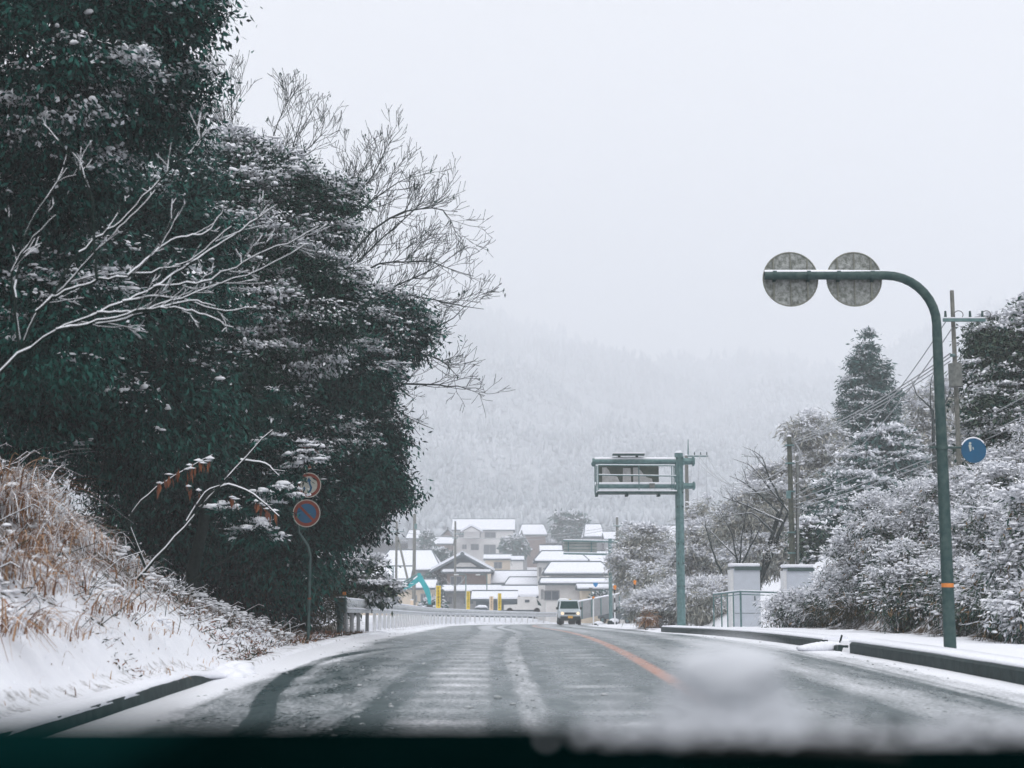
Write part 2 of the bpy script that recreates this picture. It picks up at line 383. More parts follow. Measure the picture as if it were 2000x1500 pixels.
# kerbs
def sweep(mb, ds_, xf, prof, zoff=0, mat_=0):
    """prof: list of (dx, dz) swept along the road direction"""
    ds_ = np.asarray(ds_, float); k = len(prof)
    v = np.stack([np.stack([xf(ds_) + p[0], ds_, rz(ds_) + p[1] + zoff], -1) for p in prof], 1).reshape(-1, 3)
    i, j = np.meshgrid(np.arange(len(ds_) - 1), np.arange(k), indexing='ij'); j2 = (j + 1) % k
    mb.add(v, np.stack([i * k + j, i * k + j2, (i + 1) * k + j2, (i + 1) * k + j], -1).reshape(-1, 4), mat_)
    mb.add(v[:k], [list(range(k))[::-1]], mat_); mb.add(v[-k:], [list(range(k))], mat_)
    return mb
kb = MB(); sweep(kb, np.arange(-10, 26.3, .6), ex_r, [(-.02, -.1), (-.02, .17), (.02, .205), (.18, .205), (.18, -.1)])
sweep(kb, np.arange(26.9, 27.5, .2), ex_r, [(-.02, -.1), (-.02, .1), (.02, .12), (.18, .12), (.18, -.1)])
sweep(kb, np.arange(28.3, 51, .6), ex_r, [(-.02, -.1), (-.02, .15), (.02, .18), (.18, .18), (.18, -.1)])
tag(kb.build('kerb', M['kerb']), 'dark wet concrete kerb along the pavement', kind='structure')
ks = MB(); dd = np.arange(-10, 26.3, .12); 
def capf(d): return ex_r(d) + .02 + .05 * fbm(d * 1.3, d * 0, 3, 4)
sweep(ks, dd, capf, [(0, .2), (.0, .225), (.06, .255), (.5, .26), (.5, .2)])
dd = np.arange(28.3, 51, .2); sweep(ks, dd, capf, [(0, .17), (.0, .2), (.06, .225), (.5, .24), (.5, .17)])
tag(ks.build('snow_layer', M['snow'], smooth=True), 'snow lying along the top of the kerb', kind='structure')
kd = np.arange(-10, 19.4, .3); kl = MB(); sweep(kl, kd, ex_l, [(.03, -.1), (.0, .145), (-.16, .155), (-.16, -.1)][::-1], -.20 * sstep(kd, 17.0, 19.2))
tag(kl.build('gutter_kerb', M['kerb']), 'dark kerb at the foot of the snowy grass bank', kind='structure')

kc = MB(); dd = np.arange(5, 20.6, .05)
def capl(d): return ex_l(d) - .02
jl = .7 * fbm(dd * .7, dd * 0, 3, 44) + .30 * fbm(dd * 5, dd * 0, 2, 45); end_ = sstep(dd, 17.2, 19.2)
pr_ = [(-.30 + 0 * dd, .175 - .10 * end_), (-.14 + .08 * jl, .18 + .02 * jl - .10 * end_), (-.04 + .11 * jl + .05 * end_, .158 + .02 * jl - .11 * end_), (-.02 + .10 * jl + .08 * end_, .115 + .07 * (jl - .4) - .12 * end_), (-.12 + 0 * dd, .06 - .1 * end_), (-.30 + 0 * dd, .06 - .1 * end_)]
k = len(pr_); v = np.stack([np.stack([capl(dd) + a, dd, rz(dd) + b], -1) for a, b in pr_], 1).reshape(-1, 3)
i, j = np.meshgrid(np.arange(len(dd) - 1), np.arange(k - 1), indexing='ij'); kc.add(v, np.stack([i * k + j, (i + 1) * k + j, (i + 1) * k + j + 1, i * k + j + 1], -1).reshape(-1, 4))
tag(kc.build('snow_layer', M['snow'], smooth=True), 'snow lipping over the kerb below the grass bank', kind='structure')
p = np.array((float(ex_l(19.4)) + .02, 19.4, 0.0)); p[2] = float(rz(19.4)); o = MB()
for i in range(16): o.ball(p + (R.uniform(-.25, .2), R.uniform(-.5, 1.2), R.uniform(-.03, .08)), (R.uniform(.10, .22), R.uniform(.15, .35), R.uniform(.05, .11)), n=10, m=6)
tag(o.build('snow_heap', M['snow'], smooth=True, origin=tuple(p)), 'small heap of snow burying the end of the kerb by the grass bank', 'snow heap')
# ------------------------------------------------------------------ mountain
RIDGE = [(-600, 600), (300, 585), (600, 590), (860, 612), (930, 602), (960, 603), (1010, 628), (1060, 642), (1110, 652), (1160, 676), (1240, 706), (1300, 700), (1380, 702), (1450, 692), (1530, 697), (1600, 722), (1680, 704), (1760, 668), (1850, 622), (1950, 585), (2100, 560), (3000, 560)]
MDIST = 1900
def mount_z(x, d):
    px = 1000 + x / MDIST * F
    hr = (1135 - lerp(px, RIDGE)) / F * MDIST
    t = np.clip((d - 340) / (MDIST - 340), 0, 1)
    z = 10 + (hr - 10) * t ** 1.45 * (1 - .4 * sstep(d, MDIST, MDIST + 150))
    spur = (fbm(x * .008 + 3, d * .004, 4, 71) - .47) * 95 * sstep(d, 380, 700) * (1 - sstep(d, MDIST - 350, MDIST - 20))
    return z + spur - 4 * sstep(d, MDIST, MDIST + 100)
mx_ = np.arange(-960, 981, 20.0); md = np.arange(330, 2051, 20.0)
MX, MD = np.meshgrid(mx_, md, indexing='ij'); MZ = mount_z(MX, MD)
g = MB(); g.add(np.stack([MX, MD, MZ], -1).reshape(-1, 3), grid_faces(len(mx_), len(md))); g.attr = {'litter': np.full(MX.size, .2)}
tag(g.build('mountain', mat('haze_tinted_slope', (.36, .395, .43), .9, scale=.007, col2=(.46, .49, .52)), smooth=True), 'hazy wooded mountain closing the valley', kind='structure')  # slope colour holds painted haze on top of the air volume

def leaf_quads(P, D, Ln, W, fold=.15, flat_=None):
    n = len(P); D = D / np.maximum(np.linalg.norm(D, axis=1)[:, None], 1e-6)
    q = R.normal(size=(n, 3)) if flat_ is None else R.normal(size=(n, 3)) * flat_ + (0, 0, 1.0)
    S_ = np.cross(D, q); S_ /= np.maximum(np.linalg.norm(S_, axis=1)[:, None], 1e-6)
    Nn = np.cross(D, S_); Ln = Ln[:, None]; W = W[:, None]
    v = np.stack([P, P + D * Ln * .45 + S_ * W * .5 + Nn * W * fold, P + D * Ln, P + D * Ln * .45 - S_ * W * .5 + Nn * W * fold], 1)
    return v.reshape(-1, 3), np.arange(4 * n).reshape(n, 4)
def puffs(Cc, a, b, c, ang, hi=False):
    n = len(Cc); u_ = np.stack([np.cos(ang), np.sin(ang), np.zeros(n)], -1); w_ = np.stack([-np.sin(ang), np.cos(ang), np.zeros(n)], -1); z_ = np.array((0, 0, 1.0)) + R.normal(size=(n, 3)) * .15
    A_, B_, H_ = a[:, None], b[:, None], c[:, None]
    if not hi:
        v = np.stack([Cc + u_ * A_, Cc + w_ * B_, Cc - u_ * A_, Cc - w_ * B_, Cc + z_ * H_, Cc - z_ * H_ * .5], 1)
        f = np.array([[0, 1, 4], [1, 2, 4], [2, 3, 4], [3, 0, 4], [1, 0, 5], [2, 1, 5], [3, 2, 5], [0, 3, 5]])
        return v.reshape(-1, 3), (f[None] + 6 * np.arange(n)[:, None, None]).reshape(-1, 3)
    k = 6; t = np.arange(k) * 2 * math.pi / k; jt = R.uniform(.75, 1.25, (n, k))
    rings = []
    for q, hgt in ((.72, -.35), (1.0, .12), (.62, .82)):
        rings.append(Cc[:, None] + (u_ * A_)[:, None] * (np.cos(t) * jt)[..., None] * q + (w_ * B_)[:, None] * (np.sin(t) * jt)[..., None] * q + (z_ * H_)[:, None] * hgt)
    v = np.concatenate(rings + [(Cc + z_ * H_)[:, None]], 1)
    f = []
    for r_ in range(2):
        for q in range(k): p = (q + 1) % k; f += [[r_ * k + q, r_ * k + p, (r_ + 1) * k + p], [r_ * k + q, (r_ + 1) * k + p, (r_ + 1) * k + q]]
    for q in range(k): f.append([2 * k + q, 2 * k + (q + 1) % k, 3 * k])
    return v.reshape(-1, 3), (np.array(f)[None] + (3 * k + 1) * np.arange(n)[:, None, None]).reshape(-1, 3)

x, d, kp = CLODS; x = x[kp]; d = d[kp]; n = len(x)
q = R.lognormal(-4.3, .4, n); v, f = puffs(np.stack([x, d, rz(d) + .004], -1), q * R.uniform(1, 1.8, n), q, q * .6, R.uniform(0, 6, n), hi=True)
sc_ = MB(); sc_.add(v, f); tag(sc_.build('slush', M['slush'], smooth=True), 'small clods of grey slush scattered over the wet road', 'slush', kind='stuff')
# the far wood: one mass
n = 30000
td = 360 + 1525 * R.uniform(0, 1, n) ** 1.55
tx_ = R.uniform(-.40, .42, n) * td * (1 + 60 / td)
tz = mount_z(tx_, td)
k = 3; ht = R.uniform(4, 14, n) * np.clip(td / 1000, .55, 1.25); hh = np.repeat(ht, k); tt = np.tile((.28, .55, .82), n)
P = np.repeat(np.stack([tx_, td, tz], -1), k, 0) + np.stack([R.normal(size=n * k) * hh * .07, R.normal(size=n * k) * hh * .07, tt * hh], -1)
rad = hh * .25 * (1.12 - tt * .95) * R.uniform(.6, 1.35, n * k)
v, f = puffs(P, rad, rad, hh * R.uniform(.22, .34, n * k), R.uniform(0, 6, n * k), hi=True)
fw = MB(); fw.add(v, f)
tag(fw.build('haze_tinted_forest', M['forest'], smooth=True), 'far snowy forest on the hazy mountain', 'forest', kind='stuff')

# ------------------------------------------------------------------ vegetation builders
def h3(i, j, k, sd=0): return h2(i + 57 * k, j - 131 * k, sd)
def vn3(p, sd=0):
    p = np.asarray(p, float); b = np.floor(p); t = p - b; t = t * t * (3 - 2 * t); b = b.astype(np.int64); r = 0
    for dx in (0, 1):
        for dy in (0, 1):
            for dz in (0, 1):
                w = (t[:, 0] if dx else 1 - t[:, 0]) * (t[:, 1] if dy else 1 - t[:, 1]) * (t[:, 2] if dz else 1 - t[:, 2])
                r = r + w * h3(b[:, 0] + dx, b[:, 1] + dy, b[:, 2] + dz, sd)
    return r
def crown(mb, ells, clumps, leaves, ll, lw, rc, snow=1.0, droop=.6, inner=.25, flat=.55, snow_size=.1, mleaf=0, msnow=1, back=.85, sbias=.0, lump=5.2, rough=.95, dust=1.0, sthick=.22, mtan=None):
    """leaf clumps through the volume of the ellipsoids (centre, radii); snow lies in patches on the tops of the boughs"""
    wts = np.array([e[1][0] * e[1][2] for e in ells]); wts = wts / wts.sum()
    idx = R.choice(len(ells), clumps, p=wts)
    ec = np.array([e[0] for e in ells])[idx]; er = np.array([e[1] for e in ells])[idx]
    dv = R.normal(size=(clumps * 4, 3)); dv /= np.linalg.norm(dv, axis=1)[:, None]
    keep = ~((dv[:, 1] > .35) & (R.uniform(0, 1, len(dv)) < back)); dv = dv[keep][:clumps]
    Lm = rc * lump * np.array((1, 1, .62))
    p0 = ec + dv * er
    n0 = .65 * vn3(p0 / Lm, 3) + .35 * vn3(p0 / Lm * 2.1, 4)
    isin = R.uniform(0, 1, clumps) < inner
    rf = np.where(isin, R.uniform(.3, .72, clumps), (1.0 - rough * .5) + rough * n0 + R.uniform(-.08, .08, clumps))
    cc = ec + dv * er * rf[:, None]
    up_ = np.array((0, 0, 1.0))
    nu = .65 * vn3((p0 + up_ * rc * 1.1) / Lm, 3) + .35 * vn3((p0 + up_ * rc * 1.1) / Lm * 2.1, 4)
    P = np.repeat(cc, leaves, 0) + R.normal(size=(clumps * leaves, 3)) * np.array((rc, rc, rc * flat))
    D = np.repeat(dv, leaves, 0) * .55 + R.normal(size=P.shape) * .6 + np.array((0, 0, -droop))
    n_ = len(P); s_ = R.uniform(.6, 1.35, n_)
    v, f = leaf_quads(P, D, ll * s_, lw * s_ * R.uniform(.7, 1.2, n_)); mb.add(v, f, mleaf if mtan is None else np.where(R.uniform(0, 1, n_) < .10, mtan, mleaf))
    patch = fbm(cc[:, 0] * .7 + cc[:, 1] * .4, cc[:, 2] * 1.1, 3, 14)
    pr = np.clip((.22 + 2.6 * (n0 - nu) + .45 * dv[:, 2] + 1.8 * (patch - .44) + sbias), 0, 1.3) * snow * (~isin)
    for mode, share in (('dust', .85 * dust), ('puff', .20)):
        k_ = R.poisson(pr * leaves * share); nn = int(k_.sum())
        if not nn: continue
        dd_ = np.repeat(dv, k_, 0)
        Cc = np.repeat(cc, k_, 0) + R.normal(size=(nn, 3)) * np.array((rc * .72, rc * .72, rc * flat * sthick)) + dd_ * rc * .5 + up_ * rc * flat * .95
        if mode == 'dust':
            s_ = R.uniform(.6, 1.3, nn)
            v, f = leaf_quads(Cc, dd_ * .7 + R.normal(size=Cc.shape) * (.6, .6, .28) + (0, 0, -.30), ll * s_ * .72, lw * s_ * R.uniform(.9, 1.7, nn), flat_=.45); mb.add(v, f, msnow)
        else:
            s_ = snow_size * np.clip(R.lognormal(-.05, .45, nn), .35, 1.8); ang = np.arctan2(dd_[:, 1], dd_[:, 0]) + R.normal(size=nn) * .7
            v, f = puffs(Cc, s_ * R.uniform(.7, 1.7, nn), s_ * R.uniform(.4, .8, nn), s_ * R.uniform(.3, .6, nn), ang, hi=bool(cc[:, 1].mean() < 36)); mb.add(v, f, msnow)
    return cc

def wob_path(a, b, n, amp):
    t = np.linspace(0, 1, n)[:, None]; p = np.array(a) * (1 - t) + np.array(b) * t
    return p + R.normal(size=(n, 3)) * amp * np.sin(np.pi * t)

def gz(x, d): return float(ground_z(np.array([x]), np.array([d]))[0])

def evergreen(name, label, base, ells, clumps, leaves, ll, lw, rc, leafmat='leaf', tr=.18, limbs=7, group=None, cat='tree', **kw):
    base = np.array((base[0], base[1], gz(base[0], base[1]) - .1))
    t = thing(name, base, label, cat, group)
    big = max(ells, key=lambda e: e[1][0] * e[1][2])
    tb = MB(); top = np.array(big[0]) + np.array((0, 0, big[1][2] * .3))
    tb.tube(wob_path(base, top, 9, .12), np.linspace(tr, tr * .35, 9), 8)
    for i in range(limbs):
        e = ells[i % len(ells)]; s0 = base + (top - base) * R.uniform(.25, .8)
        dv = R.normal(size=3); dv[1] = -abs(dv[1]) * .5; dv /= np.linalg.norm(dv)
        tb.tube(wob_path(s0, np.array(e[0]) + dv * np.array(e[1]) * .75, 6, .1), np.linspace(tr * .4, tr * .08, 6), 6)
    tb.build('trunk', M['bark'], t, smooth=True)
    cb = MB(); crown(cb, ells, clumps, leaves, ll, lw, rc, **kw)
    cb.build('crown', [M[leafmat], M['snowleaf']], t, smooth=True)
    return t
def E(px, py, Y, rpx, rpy=None, ry=None):
    s_ = mpp(Y); rpy = rpy or rpx
    return (at(px, py, Y), (rpx * s_, (ry if ry else .8 * rpx * s_), rpy * s_))

# ---- the left evergreens
evergreen('evergreen_tree', 'tall evergreen with rounded snow puffs, its top beyond the frame', (-9.4, 22.5),
          [E(60, 90, 21, 270, 210), E(290, 70, 21.5, 120, 120), E(240, 215, 22, 120, 90), E(80, 330, 22, 170, 120), E(330, 190, 22, 55, 70), E(-60, 420, 22, 160, 220), E(60, 600, 22.5, 150, 160), E(345, 20, 21.5, 80, 60), E(405, 40, 21.5, 26, 22), E(392, 178, 21.5, 22, 16), E(380, 270, 22, 20, 16)],
          1500, 80, .12, .045, .24, tr=.12, snow=.85, snow_size=.05, inner=.25, sbias=.02)
evergreen('evergreen_tree', 'dark leafy evergreen above the grass bank, behind the bare snowy branches', (-11.5, 29),
          [E(150, 560, 28, 280, 240), E(350, 450, 29, 100, 120), E(20, 760, 27, 200, 160), E(250, 780, 29, 210, 170), E(320, 330, 29, 70, 90)],
          1500, 80, .15, .05, .30, leafmat='leaf', tr=.15, snow=.30, snow_size=.06, inner=.4, sbias=-.22)
evergreen('evergreen_tree', 'snow laden evergreen with drooping sprays, in the middle of the roadside trees', (-7.6, 34),
          [E(500, 410, 33, 110, 110), E(440, 320, 33, 55, 50), E(590, 440, 33.5, 80, 75), E(470, 580, 33, 150, 125), E(585, 600, 33, 100, 105), E(410, 720, 33, 140, 115), E(650, 390, 34, 34, 28)],
          1500, 80, .14, .045, .28, leafmat='leaf_b', tr=.16, snow=1.3, snow_size=.06, inner=.2, droop=.5, sbias=.08, flat=.35)
evergreen('evergreen_tree', 'dark evergreen whose snowy boughs overhang the guardrail', (-5.8, 40.5),
          [E(720, 635, 39, 85, 62), E(762, 612, 39, 58, 28), E(640, 730, 38.5, 105, 95), E(705, 860, 39, 70, 88), E(760, 955, 39.5, 40, 34), E(785, 662, 39, 46, 36), E(640, 930, 39, 120, 110), E(688, 1020, 39.5, 42, 46), E(560, 850, 38, 120, 120)],
          1900, 80, .15, .055, .30, leafmat='leaf', tr=.16, snow=1.0, snow_size=.066, inner=.25, sbias=-.16, flat=.4, rough=.7)
evergreen('evergreen_tree', 'shaded evergreen filling the gloom behind the round signs', (-8.2, 37),
          [E(430, 930, 37, 170, 150), E(330, 980, 36, 130, 120), E(530, 1030, 38, 130, 130), E(590, 1080, 40, 60, 75), E(300, 820, 36, 150, 130)],
          1100, 80, .17, .055, .36, leafmat='leaf', tr=.15, snow=.12, snow_size=.06, inner=.4, sbias=-.25)
evergreen('roadside_thicket', 'dark brown and green thicket under the trees beside the guardrail end', (-5.6, 41),
          [E(470, 1110, 40, 130, 90), E(550, 1155, 40.5, 75, 75), E(620, 1165, 44, 28, 46), E(430, 1200, 38, 60, 40)],
          650, 70, .2, .022, .3, leafmat='thicket', tr=.05, limbs=14, snow=.12, snow_size=.045, inner=.4, droop=.3, sbias=-.15, cat='thicket')
evergreen('leafy_shrub', 'snowy leafy shrub with tan leaves behind the end of the guardrail', (-5.4, 46),
          [E(715, 1130, 46, 34, 28), E(684, 1150, 46, 24, 42), E(740, 1155, 46, 26, 14)], 110, 40, .2, .06, .2, leafmat='leaf_r', tr=.04, limbs=8, snow=2.2, snow_size=.06, cat='shrub', sbias=.5)

# ---- bare trees
def limb(mb, pts, r0, r1, depth, dens, snow, mats=(0, 1), up=.35, ln=1.0, tips=None, n=5, tipr=0):
    p = np.asarray(pts, float); k = max(6, len(p) * 3)
    t = np.linspace(0, len(p) - 1, k); q = np.stack([np.interp(t, np.arange(len(p)), p[:, i]) for i in range(3)], 1)
    if len(p) > 2:
        ker = np.array([.25, .5, .25]); q[1:-1] = np.stack([np.convolve(q[:, i], ker, 'same') for i in range(3)], 1)[1:-1]
    L_ = np.linalg.norm(np.diff(q, axis=0), axis=1).sum()
    q[1:] += R.normal(size=(k - 1, 3)) * min(.004 * L_, .02)
    rr = np.linspace(r0, max(r1, r0 * tipr), k)
    mb.tube(q, rr, n if r0 > .012 else 4, mats[0], caps=False)
    if snow > 0:
        off = np.array((0, 0, 1)) * (rr[:, None] * .75 + .002); sr_ = np.maximum(rr * .8, .0035) * snow; a0 = 0
        while a0 < k - 1:                       # the snow line breaks off here and there
            b0 = min(k, a0 + int(R.integers(3, 8)))
            seg = q[a0:b0]; steep = abs(seg[-1][2] - seg[0][2]) / max(np.linalg.norm(seg[-1] - seg[0]), 1e-6)
            if b0 - a0 > 1 and R.uniform() > .03 + 1.2 * max(0, steep - .8): mb.tube(seg + off[a0:b0], sr_[a0:b0] * R.uniform(.8, 1.15), 5 if r0 > .012 else 4, mats[1], caps=False)
            a0 = b0 - 1
    if depth <= 0:
        if tips is not None: tips.append(q[-1])
        return
    m = max(1, int(L_ * dens))
    for i in range(m):
        s_ = R.uniform(.12, 1) ** .8; j = min(int(s_ * (k - 1)), k - 2)
        d0 = q[j + 1] - q[j]; d0 /= max(np.linalg.norm(d0), 1e-6)
        side = R.normal(size=3); side[1] *= .6; side -= d0 * (side @ d0); side /= max(np.linalg.norm(side), 1e-6)
        dv = d0 * .75 + side * R.uniform(.35, .8) + np.array((0, 0, up)) * R.uniform(.3, 1)
        dv /= np.linalg.norm(dv)
        l_ = ln * R.uniform(.4, 1.0) * (1.1 - .5 * s_)
        bend = np.array((0, 0, up)) * l_ * .35 * R.uniform(0, 1)
        a = q[j]; pts2 = [a, a + dv * l_ * .5 + R.normal(size=3) * l_ * .04, a + dv * l_ + bend]
        rb = max(rr[j] * .5, r1 * .6)
        limb(mb, pts2, rb, max(rb * .4, .003 if a[1] < 30 else .008), depth - 1, dens * 1.6, snow, mats, up, ln * .55, tips, n)
def bare_tree(name, label, base, limbs, Y, r0, depth, dens, ln, snow, up=.35, brown=0, group=None, thick=.5, twig='twig', cat='tree', jy=1.5, trunk=True):
    b = np.array((base[0], base[1], gz(base[0], base[1]) - .1)); t = thing(name, b, label, cat, group)
    tm = MB(); bm = MB(); tips = []
    for l in limbs:
        oy = R.uniform(-jy, jy); pts = [at(x, y, Y + oy * i / len(l)) for i, (x, y) in enumerate(l)]
        if trunk: tm.tube(wob_path(b, pts[0], 7, .05), np.linspace(r0 * 1.6, r0, 7), 7, 0)
        limb(bm, pts, r0, r0 * .15, depth, dens, snow, (0, 1), up, ln, tips, tipr=.38 if Y < 24 else 0)
    if not trunk: tm.tube(wob_path(b, at(*limbs[0][0], Y), 6, .04), np.linspace(r0 * 1.8, r0, 6), 7, 0)
    tm.build('trunk', M['bark'], t, smooth=True)
    br = bm.build('branch_crown', [M[twig], M['snowleaf']], t, smooth=True)
    if brown:
        lm = MB(); tp = np.array(tips); sel = R.choice(len(tp), min(brown, len(tp)), replace=False)
        k_ = 3; P = np.repeat(tp[sel], k_, 0) + R.normal(size=(len(sel) * k_, 3)) * .05
        v, f = leaf_quads(P, np.array((0, 0, -1.0)) + R.normal(size=P.shape) * .25, R.uniform(.10, .18, len(P)), R.uniform(.035, .06, len(P))); lm.add(v, f)
        lm.build('foliage', M['leaf_b'], t)
    return t
bare_tree('bare_tree', 'bare tree with fine upswept twigs spreading from behind the evergreens over the road', (-6.5, 46),
    [[(520, 760), (600, 640), (650, 555), (740, 470), (800, 420), (860, 352)], [(520, 760), (640, 570), (740, 515), (830, 508), (925, 540)], [(520, 760), (480, 420), (520, 300), (575, 165)],
     [(520, 760), (430, 400), (455, 260), (450, 135)], [(520, 760), (540, 400), (590, 300), (640, 255)], [(560, 720), (640, 610), (760, 565), (870, 590), (945, 605)],
     [(600, 760), (720, 735), (820, 752), (885, 752), (945, 762)], [(520, 760), (600, 540), (660, 420), (740, 330), (765, 250)], [(540, 740), (660, 520), (760, 420), (860, 400), (905, 470)], [(600, 800), (720, 770), (790, 812), (845, 838)],
     [(540, 740), (620, 480), (690, 370), (700, 290)], [(540, 740), (500, 430), (560, 330), (600, 200)], [(560, 720), (700, 590), (820, 540), (915, 480)], [(560, 720), (720, 640), (850, 650), (930, 580)], [(600, 780), (740, 700), (850, 690), (900, 740)], [(540, 740), (640, 470), (740, 380), (820, 330)]],
    45, .055, 3, 2.2, 2.0, .22, up=.42, brown=110)
bare_tree('bare_tree', 'leafless tree with long snow covered branches reaching across the dark evergreens', (-5.4, 13.2),
    [[(-30, 760), (40, 690), (110, 645), (190, 612), (240, 590), (300, 562), (350, 556), (400, 552), (455, 528), (500, 500), (560, 478), (622, 444)], [(110, 645), (160, 636), (220, 622), (280, 606), (330, 602), (370, 606), (410, 618), (455, 642)],
     [(40, 690), (70, 610), (105, 575), (150, 560), (190, 548), (250, 540), (300, 530), (365, 515), (410, 478), (450, 440)], [(105, 575), (130, 525), (160, 490), (195, 462), (230, 440), (280, 385), (330, 332), (365, 305), (385, 290), (396, 255), (402, 225)], [(190, 548), (184, 480), (182, 400), (170, 355), (150, 325), (118, 280), (84, 240)],
     [(110, 645), (170, 630), (240, 632), (290, 605), (330, 590), (420, 560), (500, 532), (600, 480)], [(70, 610), (110, 575), (140, 545), (200, 480), (240, 440), (280, 400)], [(250, 540), (290, 505), (330, 470), (365, 462), (400, 460), (425, 430), (440, 395)], [(40, 690), (30, 600), (20, 530), (60, 470), (110, 420)], [(190, 612), (230, 612), (270, 610), (330, 598), (380, 585), (420, 600)], [(30, 600), (30, 540), (45, 480), (60, 430), (130, 330)],
     [(300, 562), (350, 530), (395, 500), (440, 470), (500, 430), (540, 400)], [(240, 590), (300, 580), (360, 585), (430, 610), (500, 600)]],
    14, .0165, 3, 2.3, .6, 1.0, up=.28, jy=.35, trunk=False, twig='bark')
sp = bare_tree('leaning_sapling', 'thin snow lined sapling leaning out of the bank with rust brown leaves', (at(262, 1140, 22)[0], 22),
    [[(265, 1135), (330, 1062), (400, 985), (470, 900), (530, 838)], [(400, 985), (440, 942), (500, 968), (545, 1010)], [(285, 1110), (245, 1015), (290, 965), (345, 925), (415, 890)], [(365, 1020), (400, 960), (440, 945)], [(470, 900), (520, 905), (545, 930)]],
    22, .026, 1, 1.2, .35, 1.0, up=.1, jy=.5, trunk=False, twig='bark', cat='sapling')
lm = MB()
for (x0, y0, x1, y1, n_) in ((330, 930, 415, 893, 17), (300, 945, 345, 925, 6), (500, 985, 545, 1005, 11), (448, 965, 462, 972, 4), (360, 945, 395, 960, 5)):
    t = R.uniform(0, 1, n_); P = np.stack([at(x0 + (x1 - x0) * a, y0 + (y1 - y0) * a + R.uniform(-6, 6)  , 22) for a in t])
    v, f = leaf_quads(P, np.array((0, 0, -1.0)) + R.normal(size=P.shape) * .18, R.uniform(.14, .25, n_), R.uniform(.045, .075, n_)); lm.add(v, f)
    k_ = n_ // 2; v, f = puffs(P[:k_] + (0, 0, .02), R.uniform(.04, .09, k_), R.uniform(.03, .05, k_), R.uniform(.02, .035, k_), R.uniform(0, 1, k_)); lm.add(v, f, 1)
lm.build('foliage', [M['brownleaf'], M['snowleaf']], sp)
# snowy spray beside the sapling
evergreen('evergreen_sapling', 'small evergreen with feathery snowy sprays in front of the round signs', (-6.3, 27),
          [E(542, 962, 27, 30, 9), E(550, 1000, 27, 20, 8), E(535, 860, 27, 22, 7), E(528, 775, 27, 20, 6), E(535, 815, 27, 16, 5), E(500, 1045, 27, 40, 20), E(470, 1000, 27, 36, 10), E(592, 888, 28, 24, 20), E(575, 930, 28, 14, 12)], 90, 44, .13, .03, .12, leafmat='leaf', tr=.03, limbs=7, snow=1.4, snow_size=.06, sbias=.25, flat=.3, droop=.35, cat='sapling')

# ---- grass, litter on the left bank
gm = MB()
def blades(mb, base, n, L0, L1, lean, w=.006, msel=.2, spread=.10):
    base = np.asarray(base, float); 
    b = (base if base.ndim == 2 else np.repeat(base[None], n, 0)) + R.normal(size=(n, 3)) * (spread, spread, .02)
    L_ = R.uniform(L0, L1, n)[:, None, None]; a = R.uniform(0, 6.28, n)
    o_ = np.stack([np.cos(a), np.sin(a), np.zeros(n)], -1) * R.uniform(.15, .7, n)[:, None] + np.array(lean)
    t = np.linspace(0, 1, 6)[None, :, None]
    p = b[:, None] + np.array((0, 0, 1.0)) * L_ * (t * .95 - .75 * t ** 2.3 * R.uniform(.5, 1.5, n)[:, None, None]) + o_[:, None] * L_ * t ** 1.6
    side = np.cross(o_, (0, 0, 1.0)); side /= np.maximum(np.linalg.norm(side, axis=1)[:, None], 1e-6); side = side + R.normal(size=(n, 3)) * .4
    wv = w * R.uniform(.6, 1.6, n)[:, None, None] * (1 - t * .85)
    v = np.concatenate([p - side[:, None] * wv, p + side[:, None] * wv], 1)
    f = np.array([[j, j + 1, j + 7, j + 6] for j in range(5)])[None] + 12 * np.arange(n)[:, None, None]
    mb.add(v.reshape(-1, 3), f.reshape(-1, 4), np.repeat((R.uniform(0, 1, n) < msel).astype(int), 5))
def on_bank(px, py, dmin=9, dmax=45):
    d = np.arange(dmin, dmax, .05); pts = np.array([at(px, py, q) for q in d]); hit = np.where(pts[:, 2] < ground_z(pts[:, 0], d))[0]
    return (pts[hit[0]] if len(hit) else None)
for (px, py, n_, l0, l1) in ((10, 1010, 130, .5, 1.0), (60, 1080, 110, .4, .8), (0, 1130, 120, .4, .8), (120, 1130, 70, .3, .6), (20, 960, 60, .5, 1.0), (180, 1200, 50, .25, .5), (235, 1195, 45, .25, .5), (250, 1150, 30, .2, .45), (310, 1120, 70, .4, .75), (335, 1115, 60, .35, .7), (130, 1245, 40, .15, .4), (60, 1230, 60, .2, .5), (10, 1240, 70, .3, .6), (110, 1050, 60, .3, .6), (300, 1240, 25, .12, .3), (180, 1080, 40, .25, .5), (290, 1320, 14, .12, .25), (20, 900, 50, .4, .8), (85, 1160, 60, .3, .6), (380, 1145, 30, .25, .5), (5, 870, 90, .6, 1.2), (40, 930, 90, .6, 1.1), (25, 1010, 90, .5, 1.0)):
    b = on_bank(px, py)
    if b is not None: blades(gm, b, int(n_ * 1.7), l0 * 1.25, l1 * 1.35, (.38, -.15, -.08), .0055, .36, .2)
for i in range(150):
    px, py = R.uniform(0, 430), 0
    py = R.uniform(870 + px * .62, 1010 + px * .42)
    b = on_bank(px, py)
    if b is not None: blades(gm, b, int(R.integers(14, 40)), .25, .7, (.35, -.15, -.08), .005, .5, .16)
n = 15000; d = R.uniform(11, 38, n); x = ex_l(d) - .15 - 5.5 * R.uniform(0, 1, n) ** .6
blades(gm, np.stack([x, d, ground_z(x, d)], -1), n, .05, .24, (.15, -.1, 0), .0045, .5, .02)
tag(gm.build('dry_grass', [M['grass'], M['snowleaf']]), 'tall rust brown dry grass on the snowy bank', 'grass', kind='stuff')
n = 16000; d = R.uniform(10, 44, n); lvv = .3 + R.exponential(2.0, n); x = ex_l(d) - lvv
